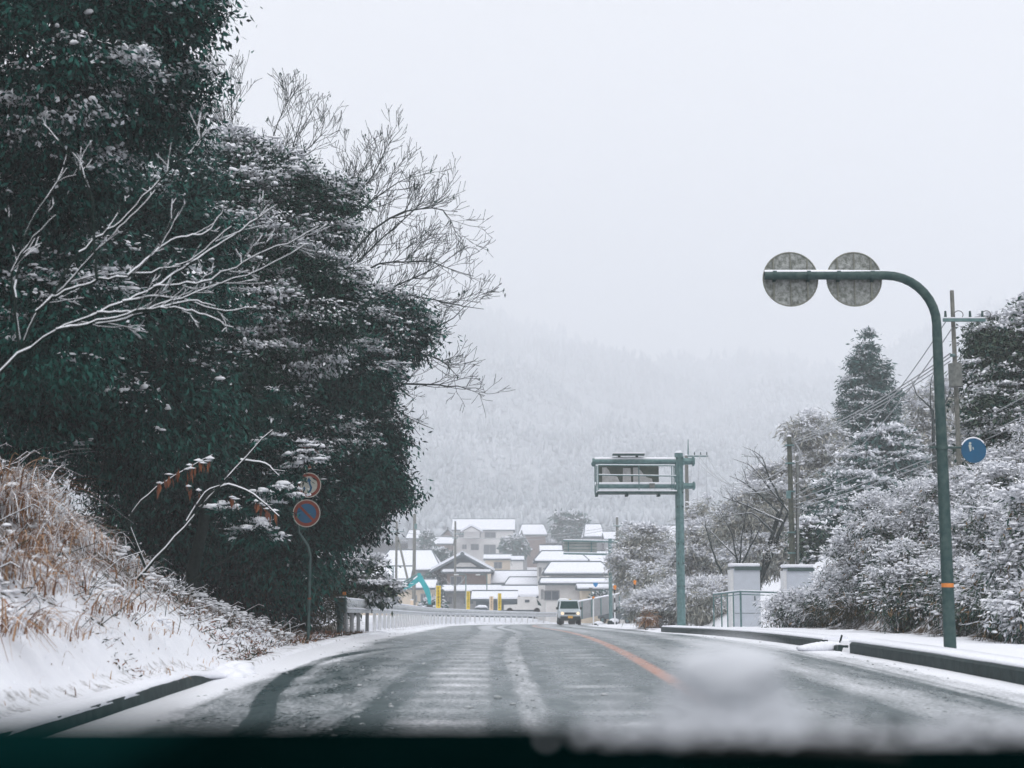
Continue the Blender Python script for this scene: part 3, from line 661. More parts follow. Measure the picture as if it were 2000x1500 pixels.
kp = (fbm(x * .8, d * .5, 3, 61) > .5 - .10 * (d > 30)); x = x[kp]; d = d[kp]
P = np.stack([x, d, ground_z(x, d) + .01], -1)
D = R.normal(size=P.shape) * (1, 1, .5) + (0.2, 0, .15); v, f = leaf_quads(P, D, R.uniform(.05, .16, len(P)), R.uniform(.008, .028, len(P)))
lt = MB(); lt.add(v, f, (R.uniform(0, 1, len(P)) < .62).astype(int))
n = 2600; d = R.uniform(11, 36, n); lvv = .9 + 5 * R.uniform(0, 1, n); x = ex_l(d) - lvv; kp = fbm(x * 1.1, d * .8, 3, 91) > .44; x = x[kp]; d = d[kp]; n = len(x)
P = np.stack([x, d, ground_z(x, d) + R.uniform(.02, .30, n) * np.clip(lvv[kp] / 3, .2, 1)], -1)
v, f = puffs(P, R.uniform(.03, .11, n), R.uniform(.02, .06, n), R.uniform(.012, .04, n), R.uniform(0, 6, n), hi=True); lt.add(v, f, 2)
for i in range(420):
    d_ = R.uniform(12, 36); x_ = float(ex_l(d_)) - .8 - 4.5 * R.uniform(); p0 = np.array((x_, d_, gz(x_, d_) - .02)); a_ = R.uniform(0, 6.28); L_ = R.uniform(.2, .7)
    tip = p0 + np.array((math.cos(a_) * .6 + .3, math.sin(a_) * .4, R.uniform(.2, .7))) * L_
    q = np.array([p0, (p0 + tip) / 2 + R.normal(size=3) * .05 * L_, tip, tip + (R.normal() * .1 * L_ + .1 * L_, 0, -.08 * L_)])
    lt.tube(q, [.006, .005, .004, .003], 4, 1, caps=False)
    if R.uniform() < .6: lt.tube(q + (0, 0, .006), [.006, .006, .005, .004], 4, 2, caps=False)
tag(lt.build('leaf_litter', [M['brownleaf'], M['thicket'], M['snowleaf']]), 'dead leaves and weed stalks poking through the snow of the bank', 'leaf litter', kind='stuff')

# ---- right side vegetation
RB = 'snow laden shrubs on the bank behind the pavement'
def shrub(label, ells, clumps, leaves=44, ll=.16, lw=.045, rc=.22, leafmat='leaf_r', snow=1.3, ssize=.085, sb=.25, name='snowy_shrub', cat='shrub', group=RB, arcs=46, **kw):
    big = max(ells, key=lambda e: e[1][0] * e[1][2]); c = np.array(big[0]); b = np.array((c[0], c[1] + .3, gz(c[0], c[1] + .3) - .05))
    t = thing(name, b, label, cat, group)
    st = MB()
    for i in range(arcs):
        e = ells[R.integers(len(ells))]; dv = R.normal(size=3); dv[2] = abs(dv[2]); dv[1] = -abs(dv[1]) * .5; dv /= np.linalg.norm(dv)
        tip = np.array(e[0]) + dv * np.array(e[1]) * R.uniform(.8, 1.12)
        s0 = np.array(e[0]) - (0, 0, e[1][2] * .8) + R.normal(size=3) * np.array(e[1]) * .5 if i > 8 else b
        p = wob_path(s0, tip, 9, .05); q = np.linspace(0, 1, 9); p[:, 2] += np.sin(q * math.pi) * .28 - q ** 3 * .22
        st.tube(p, np.linspace(.010, .004, 9), 4, 0, caps=False); st.tube(p + (0, 0, .011), np.linspace(.014, .007, 9), 4, 1, caps=False)
        for w_ in range(3):
            a_ = p[R.integers(3, 8)]; tw = np.array([a_, a_ + dv * .18 + (R.normal() * .1, 0, .06), a_ + dv * .34 + (R.normal() * .18, 0, -.05)])
            st.tube(tw + (0, 0, .006), [.009, .008, .005], 4, 1, caps=False)
    st.build('stem', [M['bark'], M['snowleaf']], t)
    cb = MB(); crown(cb, ells, clumps, leaves, ll, lw, rc, snow=snow, snow_size=ssize, sbias=sb, back=.9, mtan=2, **kw); cb.build('foliage', [M[leafmat], M['snowleaf'], M['tan']], t, smooth=True)
    return t
SH = dict(droop=.9, ll=.15, lw=.028, rc=.2, leaves=34, flat=.8, rough=.9, sb=.75, snow=1.3, ssize=.055, dust=1.75, sthick=.5, arcs=120)
shrub('snow laden bamboo grass behind the cabinet fence, at the low tip of the bank', [E(1560, 1192, 46, 42, 24), E(1610, 1195, 45, 50, 28), E(1530, 1200, 46, 32, 20)], 190, **SH)
shrub('broad snowy shrub in front of the white cabinet with bare brown stems at its foot', [E(1675, 1105, 42, 52, 50), E(1700, 1160, 41, 65, 52), E(1645, 1165, 42, 40, 36)], 330, **SH)
shrub('snowy bamboo grass heap rising towards the hazy conifer', [E(1720, 1030, 40, 52, 42), E(1770, 1070, 38.5, 65, 55), E(1800, 1000, 40, 50, 42)], 330, **SH)
shrub('shrub with dark hollow beneath its snow, just before the curved sign pole', [E(1790, 1135, 35.5, 65, 65), E(1760, 1185, 35, 50, 36), E(1830, 1175, 34.5, 46, 45)], 330, **{**SH, 'sb': .2})
shrub('snowy shrub directly behind the curved sign pole under the blue disc', [E(1860, 1020, 38, 62, 60), E(1880, 1090, 35, 66, 66), E(1920, 965, 38, 46, 34)], 340, **SH)
shrub('largest snowy thicket shrub beside the pavement, right of the curved sign pole', [E(1950, 1080, 32, 85, 75), E(1980, 1000, 34, 75, 60), E(2060, 1060, 32, 85, 100)], 420, **SH)
shrub('low dark shrub beneath the snow at the pavement edge, right of the curved sign pole', [E(1900, 1170, 31, 65, 50), E(1980, 1175, 29.5, 75, 52), E(2060, 1170, 28.5, 75, 60)], 320, **{**SH, 'sb': -.02})
shrub('snow heaped shrub nearest to us on the pavement edge, at the rim of the photo', [E(2000, 1120, 27.5, 60, 70), E(2080, 1080, 27, 90, 110), E(2050, 1190, 26.5, 80, 50)], 330, **SH)
shrub('snowy shrub high on the bank between the broad evergreen and the thicket', [E(1990, 935, 39, 70, 36), E(2070, 900, 39, 80, 60), E(1930, 950, 40, 40, 26)], 260, **SH)
# brown undergrowth at the foot of the bank
shrub('brown leafless undergrowth at the foot of the bank', [E(1700, 1195, 40, 70, 20), E(1800, 1205, 35, 60, 20), E(1900, 1212, 31, 60, 22), E(1980, 1222, 28, 60, 22), E(1620, 1200, 44, 40, 16)], 180, 50, .22, .016, .2, leafmat='thicket', snow=.35, sb=-.15, name='undergrowth', cat='undergrowth', group=None)
evergreen('evergreen_tree', 'broad evergreen heaped with snow beside the utility pole on the bank', (14.6, 45),
          [E(1980, 720, 44, 80, 75), E(1945, 670, 44, 42, 36), E(2060, 700, 44, 105, 105), E(1955, 820, 43, 60, 50), E(2010, 860, 43, 85, 75), E(1935, 890, 43, 40, 34), E(2000, 960, 43, 90, 45)],
          950, 70, .17, .065, .28, leafmat='leaf_r', tr=.16, snow=1.25, snow_size=.10, sbias=.16, flat=.4, rough=.7)
# hazy conifer, bushes and bamboo behind the poles
Yc = 82; s_ = mpp(Yc); b = np.array((at(1690, 900, Yc)[0], Yc, 0)); b[2] = gz(b[0], Yc)
t = thing('conifer', b, 'tall snowy conifer standing in the haze behind the wires', 'tree')
MB().tube([b, at(1692, 668, Yc)], [.28, .03], 8).build('trunk', M['bark'], t)
ells = [E(1694, y, Yc, r_, 30) for y, r_ in ((680, 6), (702, 15), (730, 28), (765, 43), (800, 53), (840, 60), (880, 66), (925, 72), (975, 78), (1030, 82), (1075, 82))] + [E(1735, 770, Yc, 22, 10), E(1655, 830, Yc, 18, 16)]
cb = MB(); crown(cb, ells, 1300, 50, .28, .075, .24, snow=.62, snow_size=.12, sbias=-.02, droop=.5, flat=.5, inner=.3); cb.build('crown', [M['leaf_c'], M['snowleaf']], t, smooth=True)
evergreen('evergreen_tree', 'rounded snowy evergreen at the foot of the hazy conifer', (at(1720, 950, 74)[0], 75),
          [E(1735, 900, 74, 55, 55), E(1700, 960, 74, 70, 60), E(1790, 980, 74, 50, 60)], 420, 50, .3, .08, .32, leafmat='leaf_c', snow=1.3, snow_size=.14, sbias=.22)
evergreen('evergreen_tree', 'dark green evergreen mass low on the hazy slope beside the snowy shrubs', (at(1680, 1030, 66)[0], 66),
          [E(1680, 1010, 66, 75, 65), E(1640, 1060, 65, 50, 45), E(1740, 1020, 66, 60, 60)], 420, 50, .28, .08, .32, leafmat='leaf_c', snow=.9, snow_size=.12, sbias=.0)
evergreen('broadleaf_shrub', 'snowy broadleaf shrub right behind the utility pole with conduit', (at(1610, 1080, 62)[0], 62),
          [E(1605, 1080, 62, 42, 36), E(1580, 1050, 62, 22, 26), E(1640, 1100, 61, 28, 22)], 220, 45, .24, .1, .25, leafmat='leaf_r', snow=1.2, snow_size=.14, tr=.05, cat='shrub')
BG = 'hazy bamboo and bare thickets behind the poles'
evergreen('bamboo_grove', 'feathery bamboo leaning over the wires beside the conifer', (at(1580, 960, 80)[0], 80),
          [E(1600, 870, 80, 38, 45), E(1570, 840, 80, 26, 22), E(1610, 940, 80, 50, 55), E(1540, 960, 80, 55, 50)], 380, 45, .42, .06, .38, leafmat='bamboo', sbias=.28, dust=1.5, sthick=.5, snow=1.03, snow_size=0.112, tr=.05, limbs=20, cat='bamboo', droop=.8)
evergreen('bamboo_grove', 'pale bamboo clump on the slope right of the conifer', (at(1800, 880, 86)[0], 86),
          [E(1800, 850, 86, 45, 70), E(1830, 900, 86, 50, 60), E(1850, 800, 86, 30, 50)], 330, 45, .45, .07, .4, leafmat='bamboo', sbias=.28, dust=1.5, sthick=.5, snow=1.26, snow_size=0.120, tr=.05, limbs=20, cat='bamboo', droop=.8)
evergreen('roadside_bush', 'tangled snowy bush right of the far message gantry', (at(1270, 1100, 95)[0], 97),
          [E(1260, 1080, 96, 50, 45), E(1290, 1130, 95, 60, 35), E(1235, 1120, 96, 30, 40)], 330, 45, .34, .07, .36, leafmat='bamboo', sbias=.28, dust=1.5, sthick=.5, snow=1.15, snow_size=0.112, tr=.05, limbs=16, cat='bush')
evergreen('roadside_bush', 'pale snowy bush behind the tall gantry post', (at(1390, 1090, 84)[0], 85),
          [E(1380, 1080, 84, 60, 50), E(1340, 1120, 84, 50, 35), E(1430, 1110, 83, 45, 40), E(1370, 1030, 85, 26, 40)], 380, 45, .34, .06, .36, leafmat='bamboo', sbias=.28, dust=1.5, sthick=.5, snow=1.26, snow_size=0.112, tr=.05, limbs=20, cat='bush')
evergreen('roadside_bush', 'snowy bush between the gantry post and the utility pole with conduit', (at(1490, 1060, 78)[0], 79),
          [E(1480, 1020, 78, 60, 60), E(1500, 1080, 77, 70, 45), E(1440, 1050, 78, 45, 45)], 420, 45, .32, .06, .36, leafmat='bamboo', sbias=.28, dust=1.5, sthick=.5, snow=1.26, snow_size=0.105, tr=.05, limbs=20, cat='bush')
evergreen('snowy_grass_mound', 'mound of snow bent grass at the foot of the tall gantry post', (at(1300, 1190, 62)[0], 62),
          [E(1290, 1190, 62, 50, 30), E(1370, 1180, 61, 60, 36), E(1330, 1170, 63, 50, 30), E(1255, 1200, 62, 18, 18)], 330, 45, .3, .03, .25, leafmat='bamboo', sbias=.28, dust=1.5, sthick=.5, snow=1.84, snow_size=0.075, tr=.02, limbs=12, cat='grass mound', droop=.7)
evergreen('brown_grass_clump', 'tuft of brown grass at the left foot of the snowy grass mound', (at(1265, 1205, 58)[0], 58),
          [E(1264, 1204, 58, 9, 9)], 10, 40, .3, .02, .14, leafmat='grass', snow=1.03, snow_size=0.045, tr=.02, limbs=6, cat='grass clump')
bare_tree('bare_tree', 'pale leafless tree with fine snowy twigs left of the utility pole with conduit', (at(1470, 1020, 76)[0], 76),
    [[(1540, 1000), (1500, 950), (1470, 910), (1430, 895)], [(1530, 985), (1500, 930), (1490, 890), (1450, 872)], [(1520, 1000), (1460, 945), (1425, 930)], [(1530, 1020), (1440, 980), (1410, 970)], [(1510, 1040), (1470, 1000), (1400, 1010)]],
    75, .06, 3, 1.3, 1.6, .7, up=.2)
bare_tree('bare_tree', 'bare many stemmed tree in the hazy bushes behind the cabinets', (at(1440, 1100, 72)[0], 72),
    [[(1440, 1100), (1430, 1040), (1400, 990)], [(1445, 1100), (1450, 1040), (1460, 980)], [(1450, 1100), (1480, 1040), (1500, 1000)], [(1440, 1090), (1400, 1050), (1370, 1020)], [(1400, 1100), (1380, 1040), (1375, 1000)]],
    72, .05, 3, 1.4, 1.3, .7, up=.4)
bare_tree('bare_tree', 'slender bare tree standing by the white gabled wall near the far message gantry', (at(1285, 1110, 100)[0], 100),
    [[(1285, 1110), (1280, 1060), (1270, 1035)], [(1287, 1105), (1300, 1060), (1310, 1040)], [(1290, 1110), (1250, 1070), (1230, 1050)], [(1285, 1110), (1240, 1090), (1215, 1110)]],
    100, .06, 3, 1.2, 1.4, .7, up=.4)
bare_tree('bare_tree', 'crooked bare tree with snowy twigs on the slope right of the conifer', (at(1820, 900, 80)[0], 80),
    [[(1825, 880), (1822, 820), (1815, 760), (1825, 720)], [(1822, 830), (1850, 780), (1860, 750)], [(1822, 800), (1790, 770), (1780, 740)]],
    80, .07, 3, 1.0, 1.3, .7, up=.4)

# ================================================================== street furniture
def arc(c, r, a0, a1, n, Y):
    return [np.array((c[0] + r * math.cos(a), Y, c[1] + r * math.sin(a))) for a in np.linspace(a0, a1, n)]
def snow_on(pts, r, k=.75):
    """tube of snow riding on a horizontal bar"""
    return np.asarray(pts) + np.array((0, 0, 1)) * r * k

# ---- curved sign pole on the right pavement
Y = 22.8; s_ = mpp(Y)
foot = at(1856, 1270, Y); top = at(1846, 640, Y); endp = at(1493, 538, Y)
fz = gz(foot[0], Y) - .03
t = thing('curved_sign_pole', (foot[0], Y, fz), 'tall grey sign pole on the snowy pavement, curving over the road with two round signs', 'sign pole')
rr_ = .8
path = [np.array((foot[0], Y, fz)), np.array((foot[0], Y, fz + 2.5)), np.array((foot[0], Y, top[2] - .1))] + arc((foot[0] - rr_, endp[2] - rr_), rr_, 0, math.pi / 2, 10, Y)[0:] + [np.array((endp[0] + 1.2, Y, endp[2])), np.array((endp[0], Y, endp[2]))]
path[2][2] = min(path[2][2], endp[2] - rr_ - .05)
MB().tube(path, [.098, .092, .078] + [.074] * 10 + [.07, .068], 16).build('pole', M['steel_d'], t, smooth=True)
sn = MB(); hp = [p for p in path[9:]]; sn.tube([p + (0, 0, .052) for p in hp], [.012, .02, .03, .034, .042, .042][-len(hp):] if len(hp) <= 6 else .035, 8); sn.build('snow_cap', M['snow'], t, smooth=True)
MB().tube([(foot[0], Y, at(0, 1147, Y)[2]), (foot[0], Y, at(0, 1139, Y)[2])], .096, 16).build('reflective_band', mat('band_orange', (.65, .22, .05), .5), t)
for pxc in (1546, 1671):
    c = at(pxc, 543, Y) - (0, .02, 0); c[1] = Y + .1; R_ = 54.5 * s_
    d = MB().disc(c, R_, .012, 40); d.build('sign_disc', M['disc'], t)
    rb = MB()
    for k in (-.62, 0, .62):
        hgt = R_ * math.sqrt(1 - k * k) * .96
        rb.box((c[0] + k * R_, c[1] - .02, c[2]), (.022 if k else .014, .024, 2 * hgt))
    rb.tube([c + (R_ * math.cos(a), -.006, R_ * math.sin(a)) for a in np.linspace(0, 2 * math.pi, 41)], .012, 6, caps=False)
    rb.build('rib', mat('sign_rib', (.20, .21, .18), .6), t)
    pass
    for k in (-.62, .62):
        cl = MB(); cl.tube([(c[0] + k * R_ - .03, Y, endp[2]), (c[0] + k * R_ + .03, Y, endp[2])], .082, 12); cl.box((c[0] + k * R_, Y + .07, endp[2]), (.05, .06, .19)); cl.build('clamp', M['steel_d'], t)
# blue disc held out to the side
cb_ = at(1901, 880, Y); cb_[1] = Y - .02
t2 = thing('blue_disc_sign', (cb_[0], Y, cb_[2]), 'blue round footpath sign with a worn white figure, clamped to the curved pole', 'sign')
MB().disc(cb_, 24.5 * s_, .008, 36).build('plate', M['blue'], t2)
m_ = MB(); m_.disc((cb_[0] - .055, cb_[1] - .006, cb_[2] + .115), .02, .004, 12)
m_.prism([(cb_[0] - .085, cb_[2] + .09), (cb_[0] - .035, cb_[2] + .09), (cb_[0] - .04, cb_[2] + .0), (cb_[0] - .06, cb_[2] - .02), (cb_[0] - .07, cb_[2] + .02)], cb_[1] - .009, cb_[1] - .005, 'y')
m_.prism([(cb_[0] - .02, cb_[2] + .05), (cb_[0] - .008, cb_[2] + .055), (cb_[0] + .002, cb_[2] + .01), (cb_[0] - .014, cb_[2] + .015)], cb_[1] - .009, cb_[1] - .005, 'y')
m_.build('symbol', mat('worn_white', (.42, .46, .44), .6), t2)
MB().tube([c_ for c_ in (np.array((cb_[0] + 25 * s_ * math.cos(a), cb_[1] + .005, cb_[2] + 25 * s_ * math.sin(a))) for a in np.linspace(.6, 2.7, 20))], .014, 6).build('snow_rim', M['snow'], t2)
zb = at(0, 874, Y)[2]; MB().tube([(foot[0] - .20, Y - .02, zb), (cb_[0] + .02, Y + .02, zb)], .02, 8).tube([(foot[0], Y, zb - .035), (foot[0], Y, zb + .035)], .1, 14).build('bracket', M['steel_d'], t2)

# ---- message gantry (back of an information board with a catwalk)
Y = 56; s_ = mpp(Y)
px0, px1 = 1157, 1330; A = lambda x, y, dy=0: at(x, y, Y + dy)
bx = at(1329, 1100, Y)[0]; bz = gz(bx, Y) - .05
t = thing('message_gantry', (bx, Y, bz), 'grey steel gantry post with a catwalk and the back of an information board', 'gantry')
pm = MB(); pm.tube([(bx, Y, bz), (bx, Y, A(0, 885)[2])], 8.3 * s_, 8)
pm.build('post', M['steel'], t)
pc = MB(); pc.tube([(bx, Y, A(0, 886)[2]), (bx, Y, A(0, 880.5)[2])], [7.6 * s_, 5 * s_], 8); pc.build('snow_cap', M['snow'], t, smooth=True)
for y in (1062, 1100, 990, 1145, 895, 962):
    for dx in (-5, 6): MB().ball((bx + dx * s_, Y - .16, A(0, y)[2]), .035, n=6, m=4).build('bolt', M['steel_d'], t)
# two beams
for y0, r_ in ((901, 6.0), (949, 5.2)):
    z0 = A(0, y0)[2]
    b_ = MB().tube([(A(1150 if y0 < 920 else 1160, 0)[0], Y, z0), (A(1312, 0)[0], Y, z0)], r_ * s_, 12).tube([(A(1306, 0)[0], Y, z0), (A(1318, 0)[0], Y, z0), (A(1341, 0)[0], Y, z0)], [r_ * s_ * .9, r_ * s_ * 1.15, r_ * s_ * 1.1], 10)
    for dx in (1314, 1318, 1338): b_.box((A(dx, 0)[0], Y, z0), (.05, r_ * s_ * 3, r_ * s_ * 3))
    b_.build('beam', M['steel'], t, smooth=False)
    n_ = MB(); n_.tube([(A(1154, 0)[0], Y - .03, z0 + r_ * s_ * .75), (A(1238, 0)[0], Y - .03, z0 + r_ * s_ * .8), (A(1316, 0)[0], Y - .03, z0 + r_ * s_ * .7)], [r_ * s_ * .6] * 3, 8); n_.build('snow_cap', M['snow'], t, smooth=True)
MB().ball((A(1152, 0)[0], Y, A(0, 906)[2]), (4.5 * s_, 4.5 * s_, 5.5 * s_), n=10, m=8).build('end_cap', M['steel'], t, smooth=True)
# board
bd = MB(); xa, xb = A(1163, 0)[0], A(1275, 0)[0]; za, zb = A(0, 946)[2], A(0, 908)[2]
bd.box(((xa + xb) / 2, Y + .45, (za + zb) / 2), (xb - xa, .3, zb - za)); bd.build('board', mat('board_back', (.05, .075, .065), .6, col2=(.10, .12, .10), scale=3), t)
yb = Y + .29; stuck = mat('stuck_snow', (.42, .42, .42), .8, scale=4, col2=(.58, .58, .59))
def blob(poly): MB().prism([(A(x, 0)[0], A(0, y)[2]) for x, y in poly], yb - .02, yb + .001, 'y').build('frozen_snow', stuck, t)
blob([(1169, 912), (1177, 912), (1182, 918), (1184, 924), (1190, 928), (1197, 930), (1202, 941), (1169, 942)]); blob([(1227, 912), (1235, 912), (1242, 919), (1247, 926), (1252, 931), (1262, 934), (1264, 943), (1227, 943)]); blob([(1208, 913), (1222, 913), (1223, 942), (1207, 942)])
rl = MB(); yr = Y - .35
for (x0, y0, x1, y1) in ((1160, 910, 1302, 911), (1160, 929, 1304, 931)):
    rl.tube([(A(x0, 0)[0], yr, A(0, y0)[2]), (A(x1, 0)[0], yr, A(0, y1)[2])], .028, 6)
for x in (1157, 1160, 1235, 1296, 1300, 1305): rl.tube([(A(x, 0)[0], yr, A(0, 911)[2]), (A(x, 0)[0], yr, A(0, 960)[2])], .02, 6)
rl.tube([(A(1156, 0)[0], Y + .4, A(0, 905)[2]), (A(1156, 0)[0], Y + .4, A(0, 963)[2])], .03, 6)
for z_ in (910, 929): rl.tube([(A(1305, 0)[0], yr, A(0, z_ + 2)[2]), (A(1305, 0)[0], Y + .35, A(0, z_ + 2)[2])], .022, 6)
rl.build('railing', M['steel'], t)
MB().tube([(A(1160, 0)[0], yr, A(0, 909)[2]), (A(1302, 0)[0], yr, A(0, 910)[2])], .022, 6).tube([(A(1160, 0)[0], yr, A(0, 928)[2]), (A(1304, 0)[0], yr, A(0, 930)[2])], .022, 6).build('rail_snow', M['snow'], t)
cw = MB(); cw.box(((A(1158, 0)[0] + A(1305, 0)[0]) / 2, Y - .05, A(0, 963)[2]), (A(1305, 0)[0] - A(1158, 0)[0], .75, .09))
for x in (1157, 1213, 1272): cw.box((A(x, 0)[0], Y - .05, A(0, 967)[2]), (.1, .6, .12))
cw.build('catwalk', M['steel_d'], t)
MB().box(((A(1158, 0)[0] + A(1305, 0)[0]) / 2, Y - .05, A(0, 959.7)[2]), (A(1305, 0)[0] - A(1159, 0)[0], .72, .05)).build('catwalk_snow', M['snow'], t)
lb = MB(); lb.box((A(1217, 0)[0], Y - .1, A(0, 888.5)[2]), (62 * s_, .35, .06))
for x in (1200, 1233): lb.box((A(x, 0)[0], Y, A(0, 892)[2]), (.1, .1, .14))
lb.build('light_bar', M['steel_d'], t)
MB().box((A(1217, 0)[0], Y - .1, A(0, 885.6)[2]), (61 * s_, .33, .06)).build('snow_cap', M['snow'], t)
MB().box((A(1260, 0)[0], Y - .15, A(0, 949)[2]), (.2, .25, .17)).build('junction_box', M['concrete'], t)

# ---- second gantry far away
Y = 109; s_ = mpp(Y); bx = A(1192, 0)[0] if False else at(1192, 1100, Y)[0]; bz = gz(bx, Y) - .1
A = lambda x, y, dy=0: at(x, y, Y + dy)
t = thing('sign_gantry', (bx, Y, bz), 'smaller far gantry holding the back of a wide sign board above the snowy roofs', 'gantry')
MB().tube([(bx, Y, bz), (bx, Y, A(0, 1052)[2])], 3.6 * s_, 10).build('post', M['steel'], t, smooth=True)
for y0 in (1058, 1083):
    MB().tube([(A(1095, 0)[0], Y, A(0, y0 - 2)[2]), (A(1180, 0)[0], Y, A(0, y0)[2]), (A(1198, 0)[0], Y, A(0, y0)[2])], [1.7 * s_, 1.8 * s_, 2.6 * s_], 8).build('beam', M['steel'], t)
    MB().tube([(A(1095, 0)[0], Y, A(0, y0 - 4)[2]), (A(1188, 0)[0], Y, A(0, y0 - 2.5)[2])], 1.2 * s_, 6).build('beam_snow', M['snow'], t)
bd = MB(); bd.box((A(1126.5, 0)[0], Y + .25, A(0, 1067.5)[2]), (65 * s_, .08, 27 * s_)); bd.build('board', mat('board_alu', (.30, .32, .31), .5, scale=2, col2=(.38, .40, .39)), t)
rb = MB()
for x in (1104.5, 1147): rb.box((A(x, 0)[0], Y + .12, A(0, 1069)[2]), (.10, .12, 22 * s_))
for y in (1061, 1067, 1073, 1078): rb.box((A(1126.5, 0)[0], Y + .18, A(0, y)[2]), (64 * s_, .05, .035))
rb.build('rib', M['steel'], t)

# ---- left round signs on a bent pole
Y = 33; s_ = mpp(Y); A = lambda x, y, dy=0: at(x, y, Y + dy)
fx = A(626, 0)[0]; fz = gz(fx, Y) - .05
t = thing('bent_sign_pole', (fx, Y, fz), 'thin bent grey pole carrying three round signs before the dark trees', 'sign pole')
p0 = np.array((fx, Y, fz)); pts = [p0, np.array((fx + .01, Y, A(0, 1085)[2])), np.array((A(622, 0)[0], Y, A(0, 1066)[2])), np.array((A(605, 0)[0], Y, A(0, 1040)[2])), np.array((A(601, 0)[0], Y, A(0, 1015)[2])), np.array((A(602, 0)[0], Y, A(0, 868)[2]))]
MB().tube(pts, 2.9 * s_, 10).build('pole', M['steel_d'], t, smooth=True)
MB().tube([np.array(pts[1]) + (0, 0, -1.0), np.array(pts[1]) + (0, 0, -.96)], 3.4 * s_, 10).build('reflective_band', M['red'], t)
def ring(mb, c, r0, r1, y0, y1, n=40, mat=0):
    a = np.linspace(0, 2 * math.pi, n, endpoint=False); v = []
    for (r_, y_) in ((r0, y0), (r1, y0), (r1, y1), (r0, y1)): v += [(c[0] + r_ * math.cos(q), y_, c[2] + r_ * math.sin(q)) for q in a]
    f = [[k * n + i, k * n + (i + 1) % n, ((k + 1) % 4) * n + (i + 1) % n, ((k + 1) % 4) * n + i] for k in range(4) for i in range(n)]
    mb.add(v, f, mat)
for (x, y, rad, kind) in ((600, 1003, 27, 'park'), (604, 948, 24.5, 'pass'), (602, 893, 24.5, 'limit')):
    c = A(x, y); c[1] = Y - .1; r_ = rad * s_
    root = t
    lab = {'park': 'red ringed blue round sign with one slanting bar, the no parking disc', 'pass': 'red ringed white round sign with blue arrows, the no overtaking disc', 'limit': 'red ringed white round sign with blue digits half hidden by leaves'}[kind]
    d = MB().disc((c[0], c[1], c[2]), r_, .006, 40); o = d.build('sign_disc', M['blue' if kind == 'park' else 'white'], root); o['label'] = lab
    q = MB(); ring(q, c, r_ * .70, r_ * .93, c[1] - .006, c[1] - .0035); sub(q.build('red_ring', M['red'], root), o)
    q = MB(); ring(q, c, r_ * .93, r_ * 1.0, c[1] - .009, c[1] - .004); sub(q.build('rim', M['white'], root), o)
    if kind == 'park':
        q = MB(); q.box((c[0], c[1] - .006, c[2]), (r_ * 1.42, .005, r_ * .17), ry=math.radians(45)); sub(q.build('bar', M['red'], root), o)
    elif kind == 'pass':
        q = MB(); P2 = lambda u, w: (c[0] + u * r_, c[2] + w * r_)
        q.prism([P2(.0, .62), P2(.24, .30), P2(.12, .32), P2(.16, .1), P2(.30, -.2), P2(.2, -.5), P2(.06, -.6), P2(.02, -.48), P2(.1, -.36), P2(.14, -.18), P2(.02, .05), P2(-.02, .28), P2(-.16, .26)], c[1] - .0075, c[1] - .004, 'y')
        q.prism([P2(-.34, -.1), P2(-.22, -.28), P2(-.28, -.28), P2(-.28, -.46), P2(-.38, -.46), P2(-.38, -.28), P2(-.46, -.28)], c[1] - .0075, c[1] - .004, 'y')
        sub(q.build('arrow', M['blue'], root), o)
    else:
        q = MB(); P2 = lambda u, w: (c[0] + u * r_, c[2] + w * r_)
        for u in (-.26, .26):
            if u < 0: q.prism([P2(-.12, .4), P2(-.2, .4), P2(-.48, -.1), P2(-.48, -.2), P2(-.2, -.2), P2(-.2, -.4), P2(-.1, -.4), P2(-.1, -.2), P2(-.02, -.2), P2(-.02, -.1), P2(-.12, -.1)], c[1] - .0075, c[1] - .004, 'y')
            else: ring(q, (c[0] + u * r_, 0, c[2]), r_ * .14, r_ * .26, c[1] - .0075, c[1] - .004, 20)
        sub(q.build('digit', M['blue'], root), o)
    bk = MB().box((c[0], Y - .05, c[2]), (.05, .1, .05)); sub(bk.build('bracket', M['steel_d'], root), o)

# ---- guardrail
gd = np.concatenate([np.arange(41.5, 60, .5), np.arange(60, 138, 1.0)])
def gx(d): return ex_l(d) - .45 - .25 * (1 - sstep(d, 41, 50))
t = thing('guardrail', (float(gx(41.5)), 41.5, gz(float(gx(41.5)), 41.5)), 'long snow crusted metal guardrail along the outside of the bend', 'guardrail')
gzb = lambda d: rz(d) + .18
prof = [(0, .47), (.05, .52), (.05, .58), (0, .64), (0, .68), (.05, .74), (.05, .80), (0, .86)]
profp = prof + [(p[0] - .02, p[1]) for p in prof[::-1]]
rm = MB(); k = len(profp)
v = np.stack([np.stack([gx(gd) + p[0], gd, gzb(gd) + p[1]], -1) for p in profp], 1).reshape(-1, 3)
i, j = np.meshgrid(np.arange(len(gd) - 1), np.arange(k), indexing='ij'); j2 = (j + 1) % k
rm.add(v, np.stack([i * k + j, i * k + j2, (i + 1) * k + j2, (i + 1) * k + j], -1).reshape(-1, 4))
rm.build('rail', mat('rail_paint', (.42, .45, .46), .6, scale=5, col2=(.70, .72, .75)), t)
sm = MB(); gd2 = np.concatenate([np.arange(41.5, 60, .2), np.arange(60, 138, .6)]); jit = .02 * fbm(gd2 * 4, gd2 * 0, 3, 2)
for (dx, dz, r_) in ((.0, .865, .04), (.06, .59, .022)):
    sm.tube(np.stack([gx(gd2) + dx, gd2, gzb(gd2) + dz + jit], -1), r_, 6)
sm.build('snow_crust', M['snow'], t, smooth=True)
pd = [42.3, 43.6] + list(np.arange(45, 137, 2.0)); pp = [len(pd)]
